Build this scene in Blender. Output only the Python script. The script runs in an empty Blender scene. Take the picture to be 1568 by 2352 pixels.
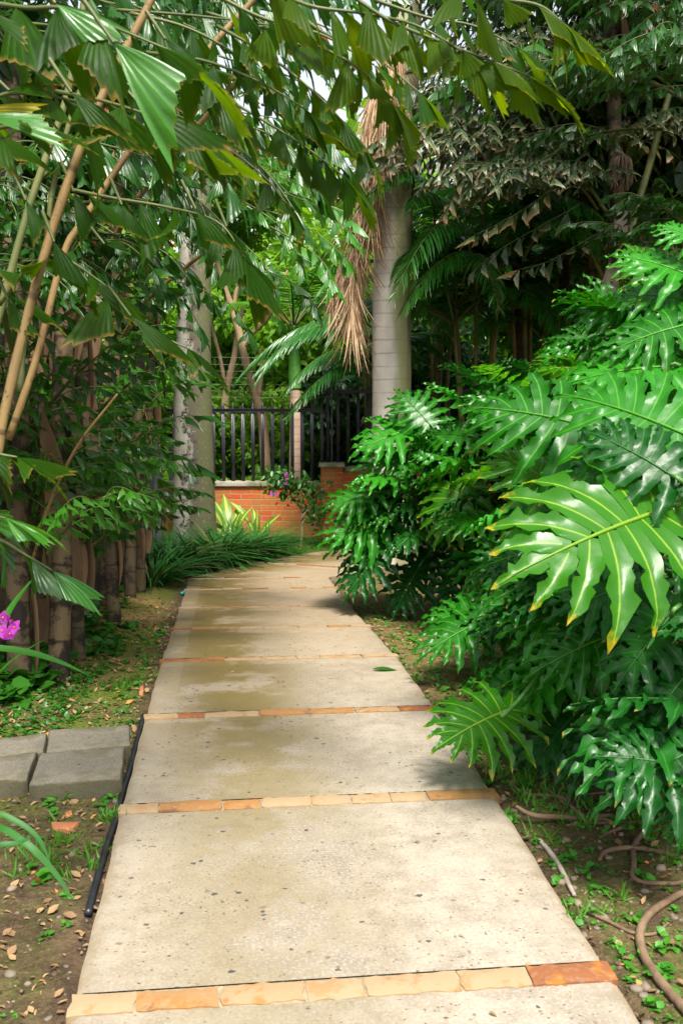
import bpy, math, random
import numpy as np
from mathutils import Matrix, Vector

scene = bpy.context.scene
COL = scene.collection
RG = np.random.default_rng(11)
PI = math.pi

# ------------------------------------------------------------------ camera
CAM_Z = 1.6
PITCH = math.atan((1176 - 921) / 2352.0)
CP, SP = math.cos(PITCH), math.sin(PITCH)

def P(u, v, zc):
    """point at optical depth zc (metres) along a sight line of the survey photograph"""
    a = (u - 784) / 2352.0
    b = (1176 - v) / 2352.0
    return np.array([a * zc, zc * (CP + b * SP), CAM_Z + zc * (b * CP - SP)])

def V3(*a):
    return np.array(a, float)

def unit(a):
    a = np.asarray(a, float)
    n = np.linalg.norm(a, axis=-1, keepdims=True)
    return a / np.maximum(n, 1e-9)

# ------------------------------------------------------------------ mesh accumulators
class MB:
    """collects quads (vertices, uv, per-vertex random) into one mesh"""
    def __init__(s):
        s.v, s.f, s.uv, s.r, s.n = [], [], [], [], 0
    def add(s, v, f, uv=None, r=None):
        v = np.asarray(v, float).reshape(-1, 3)
        f = np.asarray(f, int).reshape(-1, 4)
        s.v.append(v); s.f.append(f + s.n)
        s.uv.append(np.zeros((len(v), 2)) if uv is None else np.asarray(uv, float).reshape(-1, 2))
        if r is None: r = 0.5
        s.r.append(np.broadcast_to(np.asarray(r, float), (len(v),)).copy())
        s.n += len(v)
        return s
    def arrays(s):
        return (np.concatenate(s.v), np.concatenate(s.f), np.concatenate(s.uv), np.concatenate(s.r))
    def mesh(s, name, mat, smooth=True, offset=None):
        v, f, uv, r = s.arrays()
        if offset is not None: v = v - np.asarray(offset)
        me = bpy.data.meshes.new(name)
        me.vertices.add(len(v)); me.vertices.foreach_set('co', v.astype(np.float32).ravel())
        me.loops.add(f.size); me.loops.foreach_set('vertex_index', f.astype(np.int32).ravel())
        me.polygons.add(len(f))
        me.polygons.foreach_set('loop_start', (np.arange(len(f)) * 4).astype(np.int32))
        ul = me.uv_layers.new(name='UVMap')
        ul.data.foreach_set('uv', uv[f.ravel()].astype(np.float32).ravel())
        at = me.attributes.new('rnd', 'FLOAT', 'POINT')
        at.data.foreach_set('value', r.astype(np.float32))
        me.update(calc_edges=True)
        me.polygons.foreach_set('use_smooth', np.full(len(f), smooth))
        if mat: me.materials.append(mat)
        me.validate()
        return me

def tag(o, label=None, cat=None, group=None, kind=None):
    if label: o['label'] = label
    if cat: o['category'] = cat
    if group: o['group'] = group
    if kind: o['kind'] = kind
    return o

def thing(name, loc, label, cat, group=None):
    o = bpy.data.objects.new(name, None); COL.objects.link(o)
    o.empty_display_size = 0.1
    o.location = [float(c) for c in loc]
    return tag(o, label, cat, group)

def link(name, me, parent=None):
    o = bpy.data.objects.new(name, me); COL.objects.link(o)
    if parent is not None: o.parent = parent
    return o

def part(name, mb, mat, parent=None, smooth=True, label=None):
    """world-space geometry linked as one object, under a thing when given"""
    off = None if parent is None else np.array(parent.location)
    o = link(name, mb.mesh(name, mat, smooth, off), parent)
    if label: o['label'] = label
    return o

def sub(name, mb, mat, prt, smooth=True):
    """world-space geometry as a sub-part of an untransformed or transformed part"""
    root = prt.parent
    o = link(name, mb.mesh(name, mat, smooth, np.array(root.location)), prt)
    o.matrix_parent_inverse = prt.matrix_basis.inverted()
    return o

def solo(name, mb, mat, base, label, cat, group=None, kind=None, smooth=True):
    """a thing that is one mesh, origin at its base"""
    o = link(name, mb.mesh(name, mat, smooth, np.asarray(base)))
    o.location = [float(c) for c in base]
    return tag(o, label, cat, group, kind)

# ------------------------------------------------------------------ shapes
def catmull(pts, n):
    pts = np.asarray(pts, float)
    if len(pts) == 2:
        t = np.linspace(0, 1, n)[:, None]
        return pts[0] * (1 - t) + pts[1] * t
    p = np.vstack([2 * pts[0] - pts[1], pts, 2 * pts[-1] - pts[-2]])
    m = len(pts) - 1
    out = []
    for q in np.linspace(0, m, n):
        i = min(int(q), m - 1); t = q - i
        a, b, c, d = p[i], p[i + 1], p[i + 2], p[i + 3]
        out.append(0.5 * (2 * b + (c - a) * t + (2 * a - 5 * b + 4 * c - d) * t * t + (3 * b - a - 3 * c + d) * t ** 3))
    return np.array(out)

def frames(pts):
    t = np.gradient(pts, axis=0); t = unit(t)
    ref = V3(0, 0, 1) if abs(t[0][2]) < 0.9 else V3(1, 0, 0)
    s = unit(np.cross(t[0], ref)); S = []
    for k in range(len(t)):
        s = s - t[k] * np.dot(s, t[k]); s = s / max(np.linalg.norm(s), 1e-9); S.append(s.copy())
    S = np.array(S)
    return t, S, np.cross(S, t)

def tube(mb, pts, rad, sides=8, n=None, r=0.5, u=None, cap=True, rough=0.0):
    pts = catmull(pts, n) if n else np.asarray(pts, float)
    m = len(pts)
    rad = np.interp(np.linspace(0, 1, m), np.linspace(0, 1, len(rad)), rad) if np.ndim(rad) else np.full(m, rad)
    t, S, N = frames(pts)
    ang = np.linspace(0, 2 * PI, sides, endpoint=False)
    rr = rad[:, None] * (1 + (RG.normal(0, rough, (m, sides)) if rough else 0))
    v = pts[:, None, :] + rr[..., None] * (np.cos(ang)[None, :, None] * S[:, None, :] + np.sin(ang)[None, :, None] * N[:, None, :])
    L = np.concatenate([[0], np.cumsum(np.linalg.norm(np.diff(pts, axis=0), axis=1))])
    uv = np.stack([np.broadcast_to(np.linspace(0, 1, sides, endpoint=False), (m, sides)) if u is None else np.full((m, sides), u),
                   np.broadcast_to(L[:, None], (m, sides)) if u is None else np.zeros((m, sides))], -1)
    i, j = np.meshgrid(np.arange(m - 1), np.arange(sides), indexing='ij')
    j2 = (j + 1) % sides
    f = np.stack([i * sides + j, i * sides + j2, (i + 1) * sides + j2, (i + 1) * sides + j], -1).reshape(-1, 4)
    v = v.reshape(-1, 3); uv = uv.reshape(-1, 2)
    if cap and sides % 2 == 0:
        fs = []
        for b, flip in ((0, True), ((m - 1) * sides, False)):
            for k in range(sides // 2 - 1):
                q = [b + k, b + k + 1, b + sides - 2 - k, b + sides - 1 - k]
                fs.append(q[::-1] if flip else q)
        f = np.vstack([f, np.array(fs)])
    mb.add(v, f, uv, r)
    return mb

def box(mb, c, s, r=0.5, jit=0.0, rotz=0.0):
    c = np.asarray(c, float); h = np.asarray(s, float) / 2
    v = np.array([[x, y, z] for z in (-1, 1) for y in (-1, 1) for x in (-1, 1)], float) * h
    if jit: v += RG.normal(0, jit, v.shape)
    if rotz:
        ca, sa = math.cos(rotz), math.sin(rotz)
        v[:, :2] = v[:, :2] @ np.array([[ca, sa], [-sa, ca]])
    f = [[0, 2, 3, 1], [4, 5, 7, 6], [0, 1, 5, 4], [1, 3, 7, 5], [3, 2, 6, 7], [2, 0, 4, 6]]
    mb.add(v + c, f, None, r)

def bevbox(mb, quad, top, bottom, bev=0.012, r=0.5, jit=0.0):
    """block from a top quad (4 xy points, anticlockwise) with a worn bevelled upper edge"""
    q = np.asarray(quad, float)
    cen = q.mean(0)
    def ring(k, z, j=0):
        p = cen + (q - cen) * k
        pts = []
        for a in range(4):
            for t in np.linspace(0, 1, 7)[:-1]:
                pts.append(np.append(p[a] * (1 - t) + p[(a + 1) % 4] * t, z))
        pts = np.array(pts)
        if j: pts += RG.normal(0, j, pts.shape) * [1, 1, 0.5]
        return pts
    size = np.linalg.norm(q - cen, axis=1).mean()
    k = 1 - bev / size
    rings = [ring(1, bottom), ring(1, top - bev, jit), ring((1 + k) / 2, top - bev * 0.3, jit), ring(k, top, jit), ring(k * 0.5, top), ring(0.02, top)]
    n = 24
    f = []
    for a in range(len(rings) - 1):
        for b in range(n):
            f.append([a * n + b, a * n + (b + 1) % n, (a + 1) * n + (b + 1) % n, (a + 1) * n + b])
    mb.add(np.vstack(rings), f, None, r)

def scatter(mb, tpl, O, X, N, L, W=None, r=None):
    """many copies of a leaf template: origins O, axes X, normals N, lengths L, widths W"""
    tv, tf, tuv = tpl
    O, X, N = np.asarray(O, float), unit(X), np.asarray(N, float)
    k = len(O)
    if k == 0: return
    L = np.broadcast_to(np.asarray(L, float), (k,)); W = L if W is None else np.broadcast_to(np.asarray(W, float), (k,))
    Y = unit(np.cross(N, X)); Z = np.cross(X, Y)
    v = (O[:, None, :] + (tv[None, :, 0] * L[:, None])[..., None] * X[:, None, :]
         + (tv[None, :, 1] * W[:, None])[..., None] * Y[:, None, :]
         + (tv[None, :, 2] * L[:, None])[..., None] * Z[:, None, :])
    f = tf[None] + (np.arange(k) * len(tv))[:, None, None]
    r = RG.random(k) if r is None else np.broadcast_to(np.asarray(r, float), (k,))
    mb.add(v.reshape(-1, 3), f.reshape(-1, 4), np.tile(tuv, (k, 1)), np.repeat(r, len(tv)))

def gridfaces(m, n):
    i, j = np.meshgrid(np.arange(m - 1), np.arange(n - 1), indexing='ij')
    return np.stack([i * n + j, i * n + j + 1, (i + 1) * n + j + 1, (i + 1) * n + j], -1).reshape(-1, 4)

def tpl_fishtail(seed, rays=12, rows=6, spread=0.30, mirror=False):
    g = np.random.default_rng(seed)
    a = np.linspace(-spread, spread * 1.05, rays)
    q = np.linspace(0, 1, rays)
    ln = g.uniform(0.48, 0.62) + 0.42 * q ** g.uniform(1.3, 2.2); ln = ln / ln.max()
    ln = ln * (1 + 0.05 * np.where(np.arange(rays) % 2, 1, -1) * g.uniform(0.4, 1.3, rays))
    ln[-1] = 1.0; ln[-2] *= 0.93
    s = np.linspace(0.02, 1, rows)
    S, Q = np.meshgrid(s, q, indexing='ij')
    A = np.broadcast_to(a, S.shape); LN = np.broadcast_to(ln, S.shape)
    bend = 0.25 * g.uniform(0.4, 1.2)
    A2 = A * (1 - 0.22 * S) 
    x = S * LN * np.cos(A2); y = S * LN * np.sin(A2)
    tw = g.uniform(-0.5, 0.5); cu = g.uniform(0.2, 1.3)
    z = tw * y * S + cu * 0.5 * (S * LN) ** 3 * -0.25 - bend * 0.5 * (S * LN) ** 2 + 0.016 * np.where(np.arange(rays) % 2, 1, -1)[None, :] * S - 0.35 * (y ** 2) + 0.01 * np.sin(5 * S + Q * 6)
    if mirror: y = -y
    f = gridfaces(rows, rays)
    if mirror: f = f[:, ::-1]
    return (np.stack([x, y, z], -1).reshape(-1, 3), f, np.stack([Q, S], -1).reshape(-1, 2))

def tpl_strip(rows=6, width=0.06, fold=0.3, droop=0.25, base=0.35, cols=3):
    s = np.linspace(0, 1, rows); a = np.linspace(-1, 1, cols)
    w = width * np.minimum(1, base + s * 4) * np.clip((1 - s) * 2.2, 0.04, 1) ** 0.8
    S, A = np.meshgrid(s, a, indexing='ij')
    W = np.broadcast_to(w[:, None], S.shape)
    x = S - 0.12 * droop * S ** 3; y = A * W; z = fold * np.abs(A) * W - droop * S ** 2
    return (np.stack([x, y, z], -1).reshape(-1, 3), gridfaces(rows, cols), np.stack([(A + 1) / 2, S], -1).reshape(-1, 2))

def tpl_leaf(rows=5, width=0.24, fold=0.25, droop=0.15):
    s = np.linspace(0, 1, rows); a = np.array([-1., 0., 1.])
    w = width * np.sin(PI * np.clip(s, 0.03, 0.985) ** 0.8) 
    S, A = np.meshgrid(s, a, indexing='ij'); W = np.broadcast_to(w[:, None], S.shape)
    return (np.stack([S, A * W, fold * np.abs(A) * W - droop * S ** 2], -1).reshape(-1, 3), gridfaces(rows, 3), np.stack([(A + 1) / 2, S], -1).reshape(-1, 2))

FT = [tpl_fishtail(k, mirror=bool(k % 2), spread=0.31 + 0.13 * ((k * 5) % 8) / 7) for k in range(8)]
FTL = [tpl_fishtail(k, rays=7, rows=3, mirror=bool(k % 2)) for k in range(6)]

def spray(mb, st, pts, n, ll, g, droop=0.5, tpls=FT, r=None, rad=0.006, spread=0.9, start=0.1, face=None, term=True, nrm_side=0.35):
    """alternate fishtail leaflets along a curved stalk"""
    c = catmull(pts, 24)
    if st is not None: tube(st, c, [rad, rad * 0.35], 6)
    t, S, _ = frames(c)
    up = V3(0, 0, 1)
    O, X, N, L = [], [], [], []
    for k in range(n):
        q = start + (1 - start) * (k + g.uniform(-0.25, 0.25)) / max(n - 1, 1)
        q = min(max(q, 0), 1); i = q * 23; a = int(i); b = min(a + 1, 23); w = i - a
        o = c[a] * (1 - w) + c[b] * w; tt = t[a]
        s = np.cross(tt, up); s = s / max(np.linalg.norm(s), 0.2) * (1 if k % 2 else -1)
        d = 0.55 * tt + spread * s * g.uniform(0.6, 1.1) - droop * up * g.uniform(0.6, 1.4) + g.normal(0, 0.12, 3)
        nn = up + nrm_side * s + g.normal(0, 0.22, 3) + (0.5 * droop) * tt
        if face is not None: nn = nn * 0.5 + face * (1 if g.random() < 0.75 else -1)
        O.append(o); X.append(d); N.append(nn)
        L.append(ll * g.uniform(0.75, 1.15) * (1 - 0.3 * q))
    if term:
        for sg in (-0.35, 0.35):
            O.append(c[-1]); X.append(t[-1] + sg * np.cross(t[-1], up) - 0.2 * up); N.append(up + g.normal(0, 0.2, 3)); L.append(ll * 0.9)
    O, X, N, L = map(np.array, (O, X, N, L))
    pick = g.integers(0, len(tpls), len(O))
    for k in range(len(tpls)):
        m = pick == k
        if m.any(): scatter(mb, tpls[k], O[m], X[m], N[m], L[m], r=(g.random(m.sum()) if r is None else r))

# ------------------------------------------------------------------ node helpers
def mat_new(name):
    m = bpy.data.materials.new(name); m.use_nodes = True
    nt = m.node_tree; nt.nodes.clear()
    out = nt.nodes.new('ShaderNodeOutputMaterial')
    return m, nt, out

class NT:
    def __init__(s, nt): s.nt = nt
    def n(s, kind, **kw):
        x = s.nt.nodes.new(kind)
        for k, v in kw.items(): setattr(x, k, v)
        return x
    def put(s, sock, val):
        if isinstance(val, bpy.types.NodeSocket): s.nt.links.new(val, sock)
        elif isinstance(val, (tuple, list)) and len(val) == 3 and sock.type == 'RGBA': sock.default_value = (*val, 1)
        else: sock.default_value = val
    def math(s, op, a, b=0.0, c=None, clamp=False):
        x = s.n('ShaderNodeMath', operation=op, use_clamp=clamp)
        s.put(x.inputs[0], a); s.put(x.inputs[1], b)
        if c is not None: s.put(x.inputs[2], c)
        return x.outputs[0]
    def mix(s, fac, a, b, blend='MIX'):
        x = s.n('ShaderNodeMix', data_type='RGBA', blend_type=blend)
        s.put(x.inputs[0], fac); s.put(x.inputs[6], a); s.put(x.inputs[7], b)
        return x.outputs[2]
    def noise(s, vec, scale, detail=4, rough=0.55, dist=0.0):
        x = s.n('ShaderNodeTexNoise'); 
        if vec is not None: s.put(x.inputs['Vector'], vec)
        s.put(x.inputs['Scale'], scale); s.put(x.inputs['Detail'], detail); s.put(x.inputs['Roughness'], rough); s.put(x.inputs['Distortion'], dist)
        return x.outputs['Fac']
    def ramp(s, fac, a, b, lo=0.0, hi=1.0):
        x = s.n('ShaderNodeMapRange', interpolation_type='SMOOTHSTEP')
        s.put(x.inputs[0], fac); s.put(x.inputs[1], a); s.put(x.inputs[2], b); s.put(x.inputs[3], lo); s.put(x.inputs[4], hi)
        return x.outputs[0]
    def attr(s, name): 
        return s.n('ShaderNodeAttribute', attribute_name=name).outputs['Fac']
    def vecmul(s, vec, k):
        x = s.n('ShaderNodeVectorMath', operation='MULTIPLY'); s.put(x.inputs[0], vec); x.inputs[1].default_value = k
        return x.outputs[0]
    def bump(s, h, strength=0.3, dist=0.01):
        x = s.n('ShaderNodeBump'); s.put(x.inputs['Strength'], strength); s.put(x.inputs['Distance'], dist); s.put(x.inputs['Height'], h)
        return x.outputs[0]
    def bsdf(s, col, rough=0.6, normal=None, spec=0.5, coat=0.0):
        x = s.n('ShaderNodeBsdfPrincipled')
        s.put(x.inputs['Base Color'], col); s.put(x.inputs['Roughness'], rough); s.put(x.inputs['Specular IOR Level'], spec)
        if coat: s.put(x.inputs['Coat Weight'], coat); s.put(x.inputs['Coat Roughness'], 0.2)
        if normal is not None: s.put(x.inputs['Normal'], normal)
        return x.outputs[0]

def leafmat(name, cA, cB, rough=0.4, trans=0.3, wave=0.0, tcol=None, tip=None, tipv=(0.8, 1.0), vein=None, veinw=0.06, byobj=False, stripes=0, spec=0.5, odd=None, oddp=0.97):
    m, nt, out = mat_new(name); k = NT(nt)
    rnd = k.attr('rnd'); oi = k.n('ShaderNodeObjectInfo').outputs['Random']
    tc = k.n('ShaderNodeTexCoord'); uv = tc.outputs['UV']; obj = tc.outputs['Object']
    sx = k.n('ShaderNodeSeparateXYZ'); k.put(sx.inputs[0], uv); U, Vv = sx.outputs[0], sx.outputs[1]
    f = k.math('ADD', k.math('MULTIPLY', rnd, 0.65), k.math('MULTIPLY', oi, 0.35))
    if byobj: f = oi
    nz = k.noise(obj, 9.0, 3)
    f = k.math('ADD', f, k.math('MULTIPLY', k.math('SUBTRACT', nz, 0.5), 0.7), clamp=True)
    col = k.mix(f, cA, cB)
    if odd is not None: col = k.mix(k.math('GREATER_THAN', rnd, oddp), col, odd)
    sw = None
    if stripes:
        sw = k.math('ABSOLUTE', k.math('SINE', k.math('MULTIPLY', U, stripes * PI)))
        col = k.mix(k.math('MULTIPLY', k.ramp(sw, 0.6, 1.0), 0.5), col, tuple(c * 0.4 for c in cA))
        blot = k.ramp(k.noise(obj, 16.0, 4, 0.7), 0.64, 0.72)
        col = k.mix(k.math('MULTIPLY', blot, 0.5), col, (cB[1] * 0.7, cB[1] * 0.75, cB[2]))
    if vein is not None:
        d = k.math('ABSOLUTE', k.math('SUBTRACT', U, 0.5))
        col = k.mix(k.ramp(d, veinw, veinw * 0.35), col, vein)
    if tip is not None:
        tn = k.noise(obj, 30.0, 2)
        mask = k.ramp(k.math('ADD', Vv, k.math('MULTIPLY', k.math('SUBTRACT', tn, 0.5), 0.25)), tipv[0], tipv[1])
        mask = k.math('MULTIPLY', mask, k.ramp(k.math('ADD', rnd, k.math('MULTIPLY', oi, 0.3)), 0.2, 0.7))
        col = k.mix(mask, col, tip)
    bh = k.math('MULTIPLY', k.noise(obj, 60.0, 2), 1.0)
    if wave: bh = k.math('ADD', k.math('MULTIPLY', bh, 0.05), k.math('MULTIPLY', k.noise(obj, 9.0, 1), wave))
    if sw is not None: bh = k.math('ADD', bh, k.math('MULTIPLY', sw, 1.5))
    p = k.bsdf(col, k.math('ADD', rough, k.math('MULTIPLY', k.math('SUBTRACT', nz, 0.5), 0.25)), k.bump(bh, (0.22 if stripes else 0.12) if not wave else 0.5, 0.004 if not wave else 0.012), spec)
    tr = k.n('ShaderNodeBsdfTranslucent')
    tcn = k.mix(0.55, col, tcol) if tcol else col
    k.put(tr.inputs[0], tcn)
    ms = k.n('ShaderNodeMixShader'); ms.inputs[0].default_value = trans
    nt.links.new(p, ms.inputs[1]); nt.links.new(tr.outputs[0], ms.inputs[2]); nt.links.new(ms.outputs[0], out.inputs[0])
    return m

def plainmat(name, cA, cB, scale=8.0, rough=0.7, bump=0.3, bscale=40.0, stretch=(1, 1, 1), spec=0.4, extra=None, bd=0.01):
    m, nt, out = mat_new(name); k = NT(nt)
    obj = k.n('ShaderNodeTexCoord').outputs['Object']
    v = k.vecmul(obj, stretch)
    f = k.math('ADD', k.math('MULTIPLY', k.ramp(k.noise(v, scale, 6), 0.3, 0.7), 0.75), k.math('MULTIPLY', k.attr('rnd'), 0.35), clamp=True)
    col = k.mix(f, cA, cB)
    if extra: col = extra(k, obj, v, col)
    b = k.bump(k.noise(v, bscale, 5), bump, bd)
    nt.links.new(k.bsdf(col, rough, b, spec), out.inputs[0])
    return m
EXPOSURE = 1.85
# ------------------------------------------------------------------ materials
M = {}
M['phil'] = leafmat('philodendron_leaf', byobj=True, cA=(0.007, 0.076, 0.002), cB=(0.022, 0.205, 0.006), rough=0.36, wave=0.6, trans=0.18, tcol=(0.06, 0.45, 0.003), vein=(0.06, 0.24, 0.015), veinw=0.055, tip=(0.40, 0.22, 0.02), tipv=(0.95, 1.08), spec=0.32)
M['phil_pale'] = leafmat('philodendron_young_leaf', byobj=True, cA=(0.016, 0.125, 0.003), cB=(0.036, 0.175, 0.004), rough=0.32, wave=0.7, trans=0.42, tcol=(0.16, 0.62, 0.01), vein=(0.22, 0.38, 0.03), veinw=0.055, tip=(0.5, 0.36, 0.02), tipv=(0.88, 1.0), spec=0.4)
M['phil_dark'] = leafmat('philodendron_old_leaf', byobj=True, cA=(0.003, 0.042, 0.004), cB=(0.009, 0.090, 0.007), rough=0.36, wave=0.6, trans=0.12, tcol=(0.03, 0.25, 0.01), vein=(0.03, 0.12, 0.02), veinw=0.05, tip=(0.35, 0.2, 0.03), tipv=(0.96, 1.08), spec=0.28)
M['petiole'] = plainmat('leaf_stalk', (0.05, 0.16, 0.03), (0.12, 0.27, 0.06), rough=0.4, bump=0.1)
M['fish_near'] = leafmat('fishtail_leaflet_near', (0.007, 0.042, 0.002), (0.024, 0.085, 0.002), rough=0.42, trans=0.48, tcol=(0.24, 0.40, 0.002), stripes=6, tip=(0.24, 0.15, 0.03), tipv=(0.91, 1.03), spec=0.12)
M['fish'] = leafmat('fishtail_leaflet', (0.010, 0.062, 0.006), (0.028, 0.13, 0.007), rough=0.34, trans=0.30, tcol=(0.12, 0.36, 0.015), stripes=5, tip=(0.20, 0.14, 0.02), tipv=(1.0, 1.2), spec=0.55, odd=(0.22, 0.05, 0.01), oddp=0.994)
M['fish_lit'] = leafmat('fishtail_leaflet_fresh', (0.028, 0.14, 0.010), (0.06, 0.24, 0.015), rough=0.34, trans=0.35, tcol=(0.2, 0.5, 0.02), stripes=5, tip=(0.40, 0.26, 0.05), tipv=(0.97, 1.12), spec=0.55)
M['fish_dark'] = leafmat('fishtail_leaflet_bronzed', (0.020, 0.060, 0.020), (0.07, 0.13, 0.045), rough=0.33, trans=0.15, tcol=(0.12, 0.22, 0.03), stripes=5, tip=(0.36, 0.29, 0.15), tipv=(0.66, 1.05), spec=0.6, odd=(0.20, 0.09, 0.03), oddp=0.975)
def cane_marks(k, o, c):
    sx = k.n('ShaderNodeSeparateXYZ'); k.put(sx.inputs[0], k.n('ShaderNodeTexCoord').outputs['UV'])
    w = k.math('FRACT', k.math('ADD', k.math('MULTIPLY', sx.outputs[1], 2.6), k.math('MULTIPLY', k.noise(o, 1.5, 2), 0.6)))
    c = k.mix(k.math('MULTIPLY', k.ramp(k.math('ABSOLUTE', k.math('SUBTRACT', w, 0.5)), 0.035, 0.01), 0.75), c, (0.06, 0.03, 0.012))
    c = k.mix(k.math('MULTIPLY', k.ramp(k.noise(k.vecmul(o, (1, 1, 0.3)), 9, 5), 0.5, 0.68), 0.8), c, (0.09, 0.05, 0.018))
    return k.mix(k.math('MULTIPLY', k.ramp(k.noise(o, 55, 4), 0.60, 0.70), 0.8), c, (0.04, 0.024, 0.012))
M['fish_bronze'] = leafmat('fishtail_leaflet_scorched', (0.045, 0.120, 0.022), (0.13, 0.19, 0.05), rough=0.36, trans=0.25, tcol=(0.3, 0.35, 0.03), stripes=5, tip=(0.52, 0.32, 0.16), tipv=(0.60, 0.95), spec=0.5, odd=(0.34, 0.16, 0.05), oddp=0.94)
M['fish_yellow'] = leafmat('fishtail_leaflet_yellowing', (0.16, 0.20, 0.01), (0.42, 0.36, 0.01), rough=0.45, trans=0.4, tcol=(0.6, 0.5, 0.01), stripes=6, spec=0.2)
M['fish_glow'] = leafmat('fishtail_leaflet_backlit_tint', (0.022, 0.070, 0.002), (0.065, 0.130, 0.002), rough=0.42, trans=0.55, tcol=(0.34, 0.46, 0.002), stripes=6, tip=(0.34, 0.22, 0.02), tipv=(0.95, 1.08), spec=0.12)  # backlit glow put into the leaflet colour as a brighter yellow-olive
M['cane'] = plainmat('tan_leaf_cane', (0.15, 0.09, 0.03), (0.27, 0.18, 0.07), scale=6, rough=0.5, bump=0.25, bscale=30, stretch=(1, 1, 0.3),
    extra=lambda k, o, v, c: cane_marks(k, o, c))
M['cane_green'] = plainmat('green_leaf_cane', (0.075, 0.10, 0.03), (0.16, 0.16, 0.055), scale=6, rough=0.45, bump=0.15)
M['stalk'] = plainmat('frond_stalk', (0.045, 0.075, 0.015), (0.11, 0.12, 0.035), scale=5, rough=0.5, bump=0.15)
def bark_rings(k, o, v, c):
    sx = k.n('ShaderNodeSeparateXYZ'); k.put(sx.inputs[0], k.n('ShaderNodeTexCoord').outputs['UV'])
    w = k.math('FRACT', k.math('ADD', k.math('MULTIPLY', sx.outputs[1], 4.6), k.math('MULTIPLY', k.noise(o, 2.0, 2), 0.5)))
    line = k.ramp(k.math('ABSOLUTE', k.math('SUBTRACT', w, 0.5)), 0.07, 0.0)
    c = k.mix(k.math('MULTIPLY', line, 0.85), c, (0.018, 0.012, 0.008))
    c = k.mix(k.ramp(k.noise(o, 5.0, 5, 0.7), 0.47, 0.57), c, (0.022, 0.015, 0.009))
    return k.mix(k.math('MULTIPLY', k.ramp(k.noise(o, 3.1, 4), 0.6, 0.75), 0.5), c, (0.08, 0.09, 0.03))
M['stem'] = plainmat('fishtail_stem_bark', (0.050, 0.032, 0.015), (0.19, 0.130, 0.068), scale=5, rough=0.8, bump=0.6, bscale=28, stretch=(1, 1, 0.25), extra=bark_rings, bd=0.02)
M['stem_wet'] = plainmat('mossy_stem_bark', (0.028, 0.019, 0.009), (0.10, 0.07, 0.035), scale=4, rough=0.8, bump=0.6, bscale=28, stretch=(1, 1, 0.25), extra=bark_rings, bd=0.02)
M['sheath'] = plainmat('dry_sheath', (0.09, 0.048, 0.022), (0.26, 0.16, 0.085), scale=7, rough=0.85, bump=0.5, bscale=30, stretch=(1, 1, 0.15))
M['dead'] = plainmat('dead_frond', (0.46, 0.28, 0.145), (0.70, 0.50, 0.32), scale=9, rough=0.8, bump=0.2)
def royal_extra(moss, lich):
    def f(k, o, v, c):
        sx = k.n('ShaderNodeSeparateXYZ'); k.put(sx.inputs[0], o)
        z = k.math('ADD', sx.outputs[2], k.math('MULTIPLY', k.noise(o, 3, 2), 0.05))
        w = k.math('FRACT', k.math('MULTIPLY', z, 6.6))
        line = k.ramp(k.math('ABSOLUTE', k.math('SUBTRACT', w, 0.5)), 0.10, 0.0)
        c = k.mix(k.math('MULTIPLY', line, k.ramp(k.noise(o, 2.2, 3), 0.35, 0.65, 0.15, 0.6)), c, (0.24, 0.19, 0.15))
        # algae grows on the weather side of the bole
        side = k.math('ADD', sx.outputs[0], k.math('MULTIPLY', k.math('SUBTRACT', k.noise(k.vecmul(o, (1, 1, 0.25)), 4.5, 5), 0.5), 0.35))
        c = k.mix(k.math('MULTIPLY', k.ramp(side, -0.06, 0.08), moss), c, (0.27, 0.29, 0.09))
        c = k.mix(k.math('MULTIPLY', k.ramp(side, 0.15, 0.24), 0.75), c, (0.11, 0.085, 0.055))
        c = k.mix(k.math('MULTIPLY', k.ramp(k.noise(o, 26, 5, 0.7), 0.62, 0.68), lich), c, (0.52, 0.56, 0.48))
        return c
    return f
M['royal'] = plainmat('royal_palm_bole', (0.62, 0.56, 0.49), (0.82, 0.755, 0.68), scale=3.5, rough=0.8, bump=0.25, bscale=30, stretch=(1, 1, 0.6), extra=royal_extra(0.8, 0.5))
def royal_old(k, o, v, c):
    sx = k.n('ShaderNodeSeparateXYZ'); k.put(sx.inputs[0], o)
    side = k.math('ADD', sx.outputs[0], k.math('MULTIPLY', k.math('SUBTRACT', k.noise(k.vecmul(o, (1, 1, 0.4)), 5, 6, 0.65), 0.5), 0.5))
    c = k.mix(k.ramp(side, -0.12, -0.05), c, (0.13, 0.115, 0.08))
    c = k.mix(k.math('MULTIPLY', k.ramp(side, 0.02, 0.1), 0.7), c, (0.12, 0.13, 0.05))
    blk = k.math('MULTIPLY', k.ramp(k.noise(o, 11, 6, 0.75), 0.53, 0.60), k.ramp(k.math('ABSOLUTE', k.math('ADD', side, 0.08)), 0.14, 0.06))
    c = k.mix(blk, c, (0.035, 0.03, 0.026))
    c = k.mix(k.math('MULTIPLY', k.ramp(k.noise(o, 30, 6, 0.75), 0.60, 0.66), 0.85), c, (0.42, 0.44, 0.36))
    return c
M['royal_old'] = plainmat('lichened_palm_bole', (0.34, 0.315, 0.25), (0.52, 0.49, 0.42), scale=4, rough=0.9, bump=0.5, bscale=26, extra=royal_old)
M['areca'] = leafmat('areca_leaflet', (0.014, 0.100, 0.012), (0.04, 0.20, 0.02), rough=0.30, trans=0.25, tcol=(0.10, 0.35, 0.02), spec=0.55)
M['areca_lit'] = leafmat('palm_leaflet_fresh', (0.03, 0.16, 0.015), (0.08, 0.28, 0.02), rough=0.36, trans=0.35, tcol=(0.2, 0.5, 0.02), spec=0.5)
M['areca_stem'] = plainmat('areca_cane', (0.08, 0.08, 0.025), (0.20, 0.15, 0.05), scale=5, rough=0.55, bump=0.2)
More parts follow.
